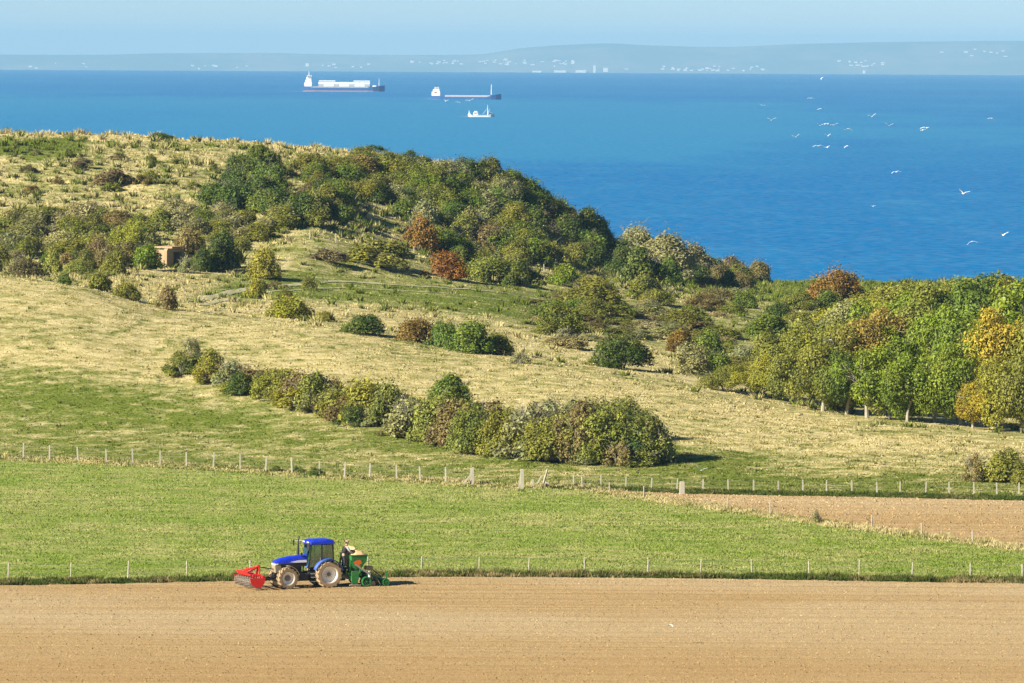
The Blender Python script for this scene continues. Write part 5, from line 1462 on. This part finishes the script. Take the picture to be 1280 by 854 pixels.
person('person in dark clothes sitting at the wheel inside the tractor cab', tuple(Vector((TR[0], TR[1], TZ)) + Matrix.Rotation(TYAW, 3, 'Z') @ Vector((.12, 0, 1.02))), TYAW,
       dict(pelvis=(.0, 0, .70), waist=(-.01, 0, .86), chest=(.0, 0, 1.10), neck=(.03, 0, 1.27), chin=(.05, 0, 1.34), head=(.06, 0, 1.42), crown=(.06, 0, 1.50), face=(1, 0, 0),
            shL=(.01, -.20, 1.18), elL=(.20, -.27, .98), wrL=(.50, -.14, .98), shR=(.01, .20, 1.18), elR=(.20, .27, .98), wrR=(.50, .14, .98),
            hiL=(.02, -.10, .68), knL=(.46, -.14, .70), anL=(.60, -.14, .16), hiR=(.02, .10, .68), knR=(.46, .14, .70), anR=(.60, .14, .16)), capc='jacket')

# ------------------------------------------------------------------ ships
def sea_spot(px, v):
    a, e = direction(px, v)
    d = np.geomspace(1500, 20000, 6000)
    z = ZC - float(e) * d
    i = int(np.argmax(z < sea_z(float(a) * d, d)))
    Y = d[i]; X = float(a) * Y
    return X, Y, float(sea_z(X, Y))
M['hull_blue'] = paint('blue_hull', (0.02, 0.11, 0.30), 0.5, 0.4, dirt=0.2, dirtcol=(0.2, 0.1, 0.06), scale=.3)
M['hull_red'] = paint('red_boot_top', (0.36, 0.24, 0.23), 0.6, 0.3, dirt=0.3, dirtcol=(0.4, 0.3, 0.26), scale=.3)
M['ship_white'] = paint('ship_white', (0.85, 0.84, 0.80), 0.5, 0.4, dirt=0.08, dirtcol=(0.5, 0.4, 0.3), scale=.4)
M['ship_grey'] = paint('ship_grey', (0.45, 0.45, 0.45), 0.6, 0.3, dirt=0.2, scale=.4)
M['ship_orange'] = paint('lifeboat_orange', (0.75, 0.22, 0.05), 0.5, 0.4, dirt=0.05)
M['ship_glass'] = paint('ship_window', (0.03, 0.04, 0.05), 0.15, 0.6, dirt=0.05)
def hull_secs(L, B, zb, zt, sheer=0.0, n=14, stern=0.75):
    secs = []
    for i in range(n + 1):
        t = i / n; x = -L / 2 + L * t
        w = B / 2 * min(1, stern + (1 - stern) * min(1, t / .12)) * (1 - max(0, (t - .80) / .20) ** 2.0 * .97)
        zt_ = zt + sheer * max(0, (t - .82) / .18) ** .6 + sheer * .45 * max(0, (.14 - t) / .14) ** .6
        secs.append([(x, -w, zb), (x, w, zb), (x, w * 1.02, zt_), (x, -w * 1.02, zt_)])
    return secs
def wake(name, parent_loc, L): pass

def ship_feeder(px0, px1, v):
    X, Y, Z = sea_spot((px0 + px1) / 2, v); k = Y / FPX; L = (px1 - px0) * k; u = L / 100.0
    r = empty('cargo_ship', (X, Y, Z), 0.03); tag(r, 'long cargo ship with white bridge aft and pale stacked containers', 'ship')
    r.scale = (u, u, u)
    mb = MB(); mb.loft(hull_secs(99, 15, -2, 1.2, 0, stern=.7)); mb.build('boot_top', M['hull_red'], r)
    mb = MB(); mb.loft(hull_secs(100, 15.2, 1.22, 4.6, 3.0, stern=.75)); mb.build('hull', M['hull_blue'], r)
    mb = MB(); mb.box((-6, 0, 5.3), (72, 12, 1.2)); mb.build('hatch_coaming', M['ship_grey'], r)
    # containers: 9 bays, two tiers, individual ends visible
    for i in range(10):
        for t in range(2):
            mb = MB()
            for yk in range(4): mb.box((-27.5 + i * 6.25, -4.5 + yk * 3.0, 7.35 + t * 2.75), (6.05, 2.7, 2.6))
            mb.build('container_row', M['ship_white'] if (i * 3 + t) % 9 else M['ship_grey'], r, bevel=.08)
    for x in (-20, 22):
        mb = MB()
        for yk in range(4): mb.box((x, -4.5 + yk * 3.0, 12.7), (20, 2.7, 1.2))
        mb.build('hatch_cover_stack', M['ship_white'], r)
    mb = MB(); mb.box((-43, 0, 8.4), (9, 13, 5.0)); mb.box((-42.6, 0, 12.4), (7.4, 12, 3.0)); mb.box((-42.2, 0, 15.4), (6.4, 12.5, 3.0)); br = mb.build('superstructure', M['ship_white'], r, bevel=.15)
    mb = MB(); mb.box((-41.5, 0, 18.2), (5.6, 15, 2.4)); mb.build('bridge', M['ship_white'], r, bevel=.15)
    mb = MB(); mb.box((-38.66, 0, 18.4), (.12, 13, 1.0)); mb.box((-41.5, -7.56, 18.4), (4.5, .1, 1.0)); mb.build('bridge_windows', M['ship_glass'], r)
    mb = MB(); mb.tube([(-42, 0, 19.4), (-42, 0, 25)], [.4, .15], 8); mb.box((-42, 0, 22.5), (.3, 4, .3)); mb.build('radar_mast', M['ship_white'], r)
    mb = MB(); mb.prism([(-47.2, 10.9), (-47.0, 15.0), (-45.0, 15.0), (-44.8, 10.9)], -2, 2); mb.build('funnel', M['hull_blue'], r)
    mb = MB(); mb.tube([(-48, -5.5, 8.5), (-46.5, -5.5, 9.2), (-44.5, -5.5, 9.3)], [.6, 1.0, .5], 8); mb.build('lifeboat', M['ship_orange'], r, True)
    mb = MB(); mb.box((35, 0, 6.6), (9, 8, 2.0)); mb.build('forecastle_house', M['ship_white'], r, bevel=.1)
    mb = MB(); mb.tube([(43, 0, 7), (43, 0, 16)], [.35, .15], 8); mb.build('foremast', M['ship_white'], r)
def ship_coaster(px0, px1, v):
    X, Y, Z = sea_spot((px0 + px1) / 2, v); k = Y / FPX; L = (px1 - px0) * k; u = L / 75.0
    r = empty('cargo_ship', (X, Y, Z), -0.03); tag(r, 'low dark blue coaster with tall foremast and white house aft', 'ship'); r.scale = (u, u, u)
    mb = MB(); mb.loft(hull_secs(75, 11.5, -1.5, 2.6, 3.4)); mb.build('hull', M['hull_blue'], r)
    mb = MB(); mb.box((2, 0, 3.5), (48, 9, 1.8)); mb.build('hatch', M['ship_grey'], r, bevel=.1)
    mb = MB(); mb.box((-31.5, 0, 5.8), (9, 10, 4.4)); mb.box((-31.2, 0, 9.2), (7.0, 9.4, 2.6)); mb.build('superstructure', M['ship_white'], r, bevel=.15)
    mb = MB(); mb.box((-30.6, 0, 11.6), (4.6, 9.8, 2.3)); mb.build('bridge', M['ship_white'], r, bevel=.12)
    mb = MB(); mb.box((-28.24, 0, 11.8), (.1, 8.6, .9)); mb.box((-30.6, -4.95, 11.8), (3.6, .08, .9)); mb.build('bridge_windows', M['ship_glass'], r)
    mb = MB(); mb.tube([(-33.5, -4.9, 7.0), (-32, -4.9, 7.3), (-30.5, -4.9, 7.0)], [.5, .9, .5], 8); mb.build('lifeboat', M['ship_orange'], r, True)
    mb = MB(); mb.tube([(-31, 0, 12.7), (-31, 0, 16.5)], [.3, .12], 6); mb.box((-31, 0, 15.2), (.25, 3, .25)); mb.build('radar_mast', M['black'], r)
    mb = MB(); mb.tube([(27, 0, 5), (27, 0, 15.8)], [.45, .3], 8); mb.build('foremast', M['ship_white'], r)
def fishing_boat(px0, px1, v):
    X, Y, Z = sea_spot((px0 + px1) / 2, v); k = Y / FPX; L = (px1 - px0) * k; u = L / 18.0
    r = empty('fishing_boat', (X, Y, Z), 0.05); tag(r, 'small white fishing boat with mast and deckhouses', 'boat'); r.scale = (u, u, u)
    mb = MB(); mb.loft(hull_secs(18, 4.6, -.5, 1.25, 1.3)); mb.build('hull', M['ship_white'], r)
    mb = MB(); mb.loft(hull_secs(18.06, 4.66, .55, .95, 0)); mb.build('rubbing_strake', M['hull_red'], r)
    mb = MB(); mb.box((-3.8, 0, 2.1), (3.2, 2.8, 1.9)); mb.box((-3.7, 0, 3.5), (2.0, 2.2, .9)); mb.build('wheelhouse', M['ship_white'], r, bevel=.1)
    mb = MB(); mb.box((-2.15, 0, 2.6), (.08, 2.3, .6)); mb.box((-3.8, -1.42, 2.6), (2.4, .06, .6)); mb.build('windows', M['ship_glass'], r)
    mb = MB(); mb.tube([(-8.2, 0, 1.3), (-8.3, 0, 4.6)], .13, 6); mb.tube([(-8.2, -1.6, 1.3), (-8.2, -1.6, 3.3), (-8.2, 1.6, 3.3), (-8.2, 1.6, 1.3)], .2, 6); mb.box((-8, 0, 2.0), (1.2, 3.0, 1.1)); mb.build('stern_gantry', M['ship_white'], r)
    mb = MB(); mb.tube([(4.4, 0, 1.2), (4.4, 0, 8.4)], [.22, .1], 8); mb.tube([(4.4, 0, 3.6), (7.6, 0, 2.6)], .06, 5); mb.tube([(4.4, 0, 6), (1, 0, 2)], .06, 5); mb.tube([(4.4, -.3, 1.3), (5.6, -.3, 5.2)], .09, 5); mb.build('mast', M['ship_white'], r)
    mb = MB(); mb.box((6.4, 0, 2.3), (2.0, 2.4, .8)); mb.build('winch_house', M['green_dark'], r, bevel=.1)
ship_feeder(378, 481, 114.5)
ship_coaster(538, 626.5, 124.3)
fishing_boat(585, 618, 146.3)
# wakes: thin foam on the water astern
t = NT('sea_foam'); M['foam'] = t.surf(t.bsdf((0.6, 0.68, 0.72), 0.7, 0.3))
def foam(px0, px1, v, hw, label):
    pts = []
    A = sea_spot(px0, v); B = sea_spot(px1, v)
    q = np.linspace(0, 1, 40); X = A[0] + (B[0] - A[0]) * q; Y = A[1] + (B[1] - A[1]) * q
    w = hw * (0.2 + q) * (0.7 + .6 * np.abs(pnoise(X / 15, Y / 15)))
    V = np.concatenate([np.stack([X, Y - w, sea_z(X, Y - w) + .25], -1), np.stack([X, Y + w, sea_z(X, Y + w) + .25], -1)])
    F = np.array([(i, i + 1, i + 41, i + 40) for i in range(39)])
    tag(obj('wake', np_mesh('wake', V, F), M['foam']), label, 'wake', kind='stuff')
foam(349, 384, 114.6, 14, 'thin white wake astern of the container ship')
foam(524, 540, 124.3, 8, 'thin white wake astern of the dark blue coaster')
foam(572, 586, 146.2, 5, 'thin white wake astern of the fishing boat')

# ------------------------------------------------------------------ gulls
M['gull'] = paint('gull_white', (0.85, 0.85, 0.83), 0.8, 0.1, dirt=0.05)
M['gull_grey'] = paint('gull_grey', (0.82, 0.83, 0.84), 0.8, 0.1, dirt=0.05)
M['gull_dark'] = paint('gull_dark', (0.06, 0.06, 0.07), 0.8, 0.1, dirt=0.05)
M['beak'] = paint('beak', (0.7, 0.5, 0.06), 0.6, 0.2, dirt=0.05)
def gull_meshes():
    b = MB()
    prof = [(-.26, .012, 0), (-.16, .05, -.01), (-.03, .075, -.015), (.09, .07, -.005), (.16, .045, .01), (.20, .048, .02), (.24, .040, .022), (.265, .015, .015)]
    b.loft([[(x, r * math.cos(j * .785), z + r * .9 * math.sin(j * .785)) for j in range(8)] for x, r, z in prof]); body = b.mesh('body', True); body.materials.append(M['gull'])
    k = MB(); k.tube([(.26, 0, .014), (.32, 0, .006)], [.012, .003], 5); beak = k.mesh('beak'); beak.materials.append(M['beak'])
    t = MB(); t.prism([(-.22, .03), (-.42, .09), (-.43, 0), (-.42, -.09), (-.22, -.03)], -.006, .006, 'z'); tail = t.mesh('tail'); tail.materials.append(M['gull'])
    wings = []
    for e1, e2 in ((40, 25), (18, -22), (28, 5), (-8, -30), (40, 22)):
        out = []
        for s in (1, -1):
            a1, a2 = math.radians(e1), math.radians(e2)
            y1, z1 = .28 * math.cos(a1), .28 * math.sin(a1); y2, z2 = y1 + .24 * math.cos(a2), z1 + .24 * math.sin(a2); y3, z3 = y2 + .20 * math.cos(a2 * 1.2), z2 + .20 * math.sin(a2 * 1.2)
            secs = []
            for y, z, xl, xt in ((.03, .02, .10, -.12), (y1, z1, .15, -.09), (y2, z2, .07, -.11), (y3, z3, -.10, -.15)):
                secs.append([(xl, s * y, z), ((xl + xt) / 2, s * y, z + .026), (xt, s * y, z), ((xl + xt) / 2, s * y, z - .016)])
            w = MB(); w.loft(secs); m_ = w.mesh('wing', True); m_.materials.append(M['gull_grey']); 
            tp = MB(); tp.loft([[(p[0], p[1] + s * .002, p[2]) for p in secs[3]], [(-.16, s * (y3 + .06 * math.cos(a2)), z3 + .06 * math.sin(a2))] * 4]); mt = tp.mesh('wing_tip'); mt.materials.append(M['gull_dark'])
            out.append((m_, mt))
        wings.append(out)
    return body, beak, tail, wings
GM = gull_meshes()
grs = random.Random(3)
def gull(px, v, span_px, pose, label, group, Y=None, face=None):
    a, e = direction(px, v)
    span_px = span_px * 1.4; size = 1.45
    if Y is None: Y = max(300, size * FPX / span_px)
    else: size = span_px * Y / FPX
    r = empty('gull', (float(a) * Y, Y, ZC - float(e) * Y), (grs.uniform(0, 6.28) if face is None else face)); s = size / 1.45
    r.scale = (s, s, s); r.rotation_euler[0] = grs.uniform(-.25, .25); tag(r, label, 'gull', group)
    body, beak, tail, wings = GM
    b = obj('body', body, None, r); obj('beak', beak, None, b); obj('tail', tail, None, r)
    for m_, mt in wings[pose]:
        w = obj('wing', m_, None, r); obj('wing_tip', mt, None, w)
    return r
lab = 'white gull in the flock wheeling over the open sea'
for i, (px, v, s) in enumerate([(1026, 99, 6), (1013.5, 123, 7), (953, 132, 6), (1026, 136, 7), (964.5, 150.5, 9), (1025, 157, 8), (1034, 155, 9), (1043, 156.5, 8), (1061, 161, 9), (1035, 170, 7), (995, 171.5, 8), (1023, 182.5, 11), (1033.5, 184.5, 7), (1059, 182.5, 8),
                              (1090, 146, 9), (1111.5, 157.5, 9), (1158, 160, 12), (1152, 163, 9), (1240, 148, 9)]):
    gull(px, v, s, i % 5, lab, 'gulls over the sea', face=grs.choice([1.2, 1.9, -1.3, -1.8, 1.57]) + grs.uniform(-.4, .4))
lab2 = 'white gull flying low over the sea in front of the wood'
for i, (px, v, s, p) in enumerate([(1120, 215, 10, 1), (1204, 242, 13, 4), (1091, 258, 6, 2), (1239, 286, 5, 2), (1254, 294, 11, 0), (1215, 302, 11, 3)]):
    gull(px, v, s, p, lab2, 'low gulls before the wood', face=1.57 + grs.uniform(-.5, .5))
lab3 = 'white gull flying between the two smaller vessels'
for i, (px, v, s) in enumerate([(557, 126.5, 6), (573, 128, 6), (587, 126, 8)]):
    gull(px, v, s, i, lab3, 'gulls by the boats', face=1.57 + grs.uniform(-.6, .6))
gull(838, 781, 11, 3, 'single gull skimming low over the ploughed foreground soil', None, Y=338, face=.6)
gull(877, 588, 12, 0, 'grey gull flying up past the far field fence', None, Y=468, face=1.3)

# ------------------------------------------------------------------ town on the far coast
M['render_white'] = paint('white_render', (0.93, 0.92, 0.88), 0.8, 0.1, dirt=0.05, scale=.02)
M['render_grey'] = paint('grey_render', (0.62, 0.60, 0.56), 0.8, 0.1, dirt=0.1, scale=.02)
M['roof'] = paint('pale_roof', (0.50, 0.46, 0.42), 0.8, 0.1, dirt=0.1, scale=.02)
def house_mesh(roof):
    w = MB(); r = MB()
    if roof == 'gable':
        w.prism([(-.5, -.35), (-.5, .62), (.5, .62), (.5, -.35)], -.5, .5); r.prism([(-.54, .622), (0, 1.0), (.54, .622)], -.54, .54, 'x')
    else:
        w.prism([(-.5, -.35), (-.5, .92), (.5, .92), (.5, -.35)], -.5, .5); r.prism([(-.52, .922), (-.52, 1.0), (.52, 1.0), (.52, .922)], -.52, .52)
    return w.mesh('wall'), r.mesh('roof')
HM = {k: house_mesh(k) for k in ('gable', 'flat')}
for k in HM: HM[k][0].materials.append(M['render_white']); HM[k][1].materials.append(M['roof'])
hrs = random.Random(19)
CYS = np.linspace(CY0 + 60, CY1 - 50, 200)
def coast_spot(px, v):
    a, e = direction(px, v)
    X = float(a) * CYS; d = coast_h(X, CYS) - (ZC - float(e) * CYS)
    i = int(np.argmax(d > 0)) if (d > 0).any() else 120
    return X[i], CYS[i], float(coast_h(X[i:i + 1], CYS[i:i + 1])[0])
def house(px, v, w, h, roof, label, group):
    X, Y, Z = coast_spot(px, v); k = Y / FPX
    r = empty('building', (X, Y, Z), 0); tag(r, label, 'building', group); r.scale = (w * k, w * k * .7, h * k)
    obj('wall', HM[roof][0], None, r); obj('roof', HM[roof][1], None, r)
TOWN = [((380, 470), (81, 85), 8), ((510, 580), (76, 81), 16), ((596, 680), (75, 82), 22), ((690, 760), (76, 84), 10), ((760, 900), (84, 90), 14), ((840, 960), (83, 89), 16), ((1040, 1120), (76, 84), 14), ((1170, 1262), (61, 72), 9), ((240, 340), (82, 87), 7), ((20, 110), (80, 86), 5)]
for (x0, x1), (v0, v1), n in TOWN:
    for i in range(n):
        house(hrs.uniform(x0, x1), hrs.uniform(v0, v1), hrs.uniform(1.6, 5.0), hrs.uniform(1.0, 2.0), hrs.choice(['gable', 'flat']), 'tiny pale building of the hazy town across the water', 'buildings of the far town')
for px, v, w, h, lb in [(700, 91, 15, 3.2, 'long low white warehouse on the far shore'), (726, 91, 13, 3.2, 'second long white warehouse on the far shore'), (743, 91.5, 3, 10, 'tall white tower block on the far shore'), (716, 80, 3.5, 5, 'white tower block above the far warehouses'), (671, 91, 11, 2.4, 'low pinkish white shed on the far shore'), (1080, 92, 3, 4, 'lone white building at the far waterline'), (384, 83, 4, 4, 'white block on the far shore above the container ship'), (757, 90, 6, 5, 'white silo block beside the far tower')]:
    house(px, v, w, h, 'flat', lb, None)

# ------------------------------------------------------------------ the air over the water
mb = MB(); mb.box((0, 26500, 14.5), (130000, 56000, 371))
hz = bpy.data.objects.new('haze', mb.mesh('haze')); link(hz); tag(hz, 'thin blue sea haze hanging over land and water', 'haze', kind='stuff')
hm = bpy.data.materials.new('sea_haze'); hm.use_nodes = True; hn = hm.node_tree; hn.nodes.clear()
ho = hn.nodes.new('ShaderNodeOutputMaterial'); pv = hn.nodes.new('ShaderNodeVolumePrincipled')
pv.inputs['Color'].default_value = (0.38, 0.70, 1.0, 1); pv.inputs['Density'].default_value = 3.9e-5; pv.inputs['Anisotropy'].default_value = 0.0
hn.links.new(pv.outputs[0], ho.inputs['Volume'])
hz.data.materials.append(hm)
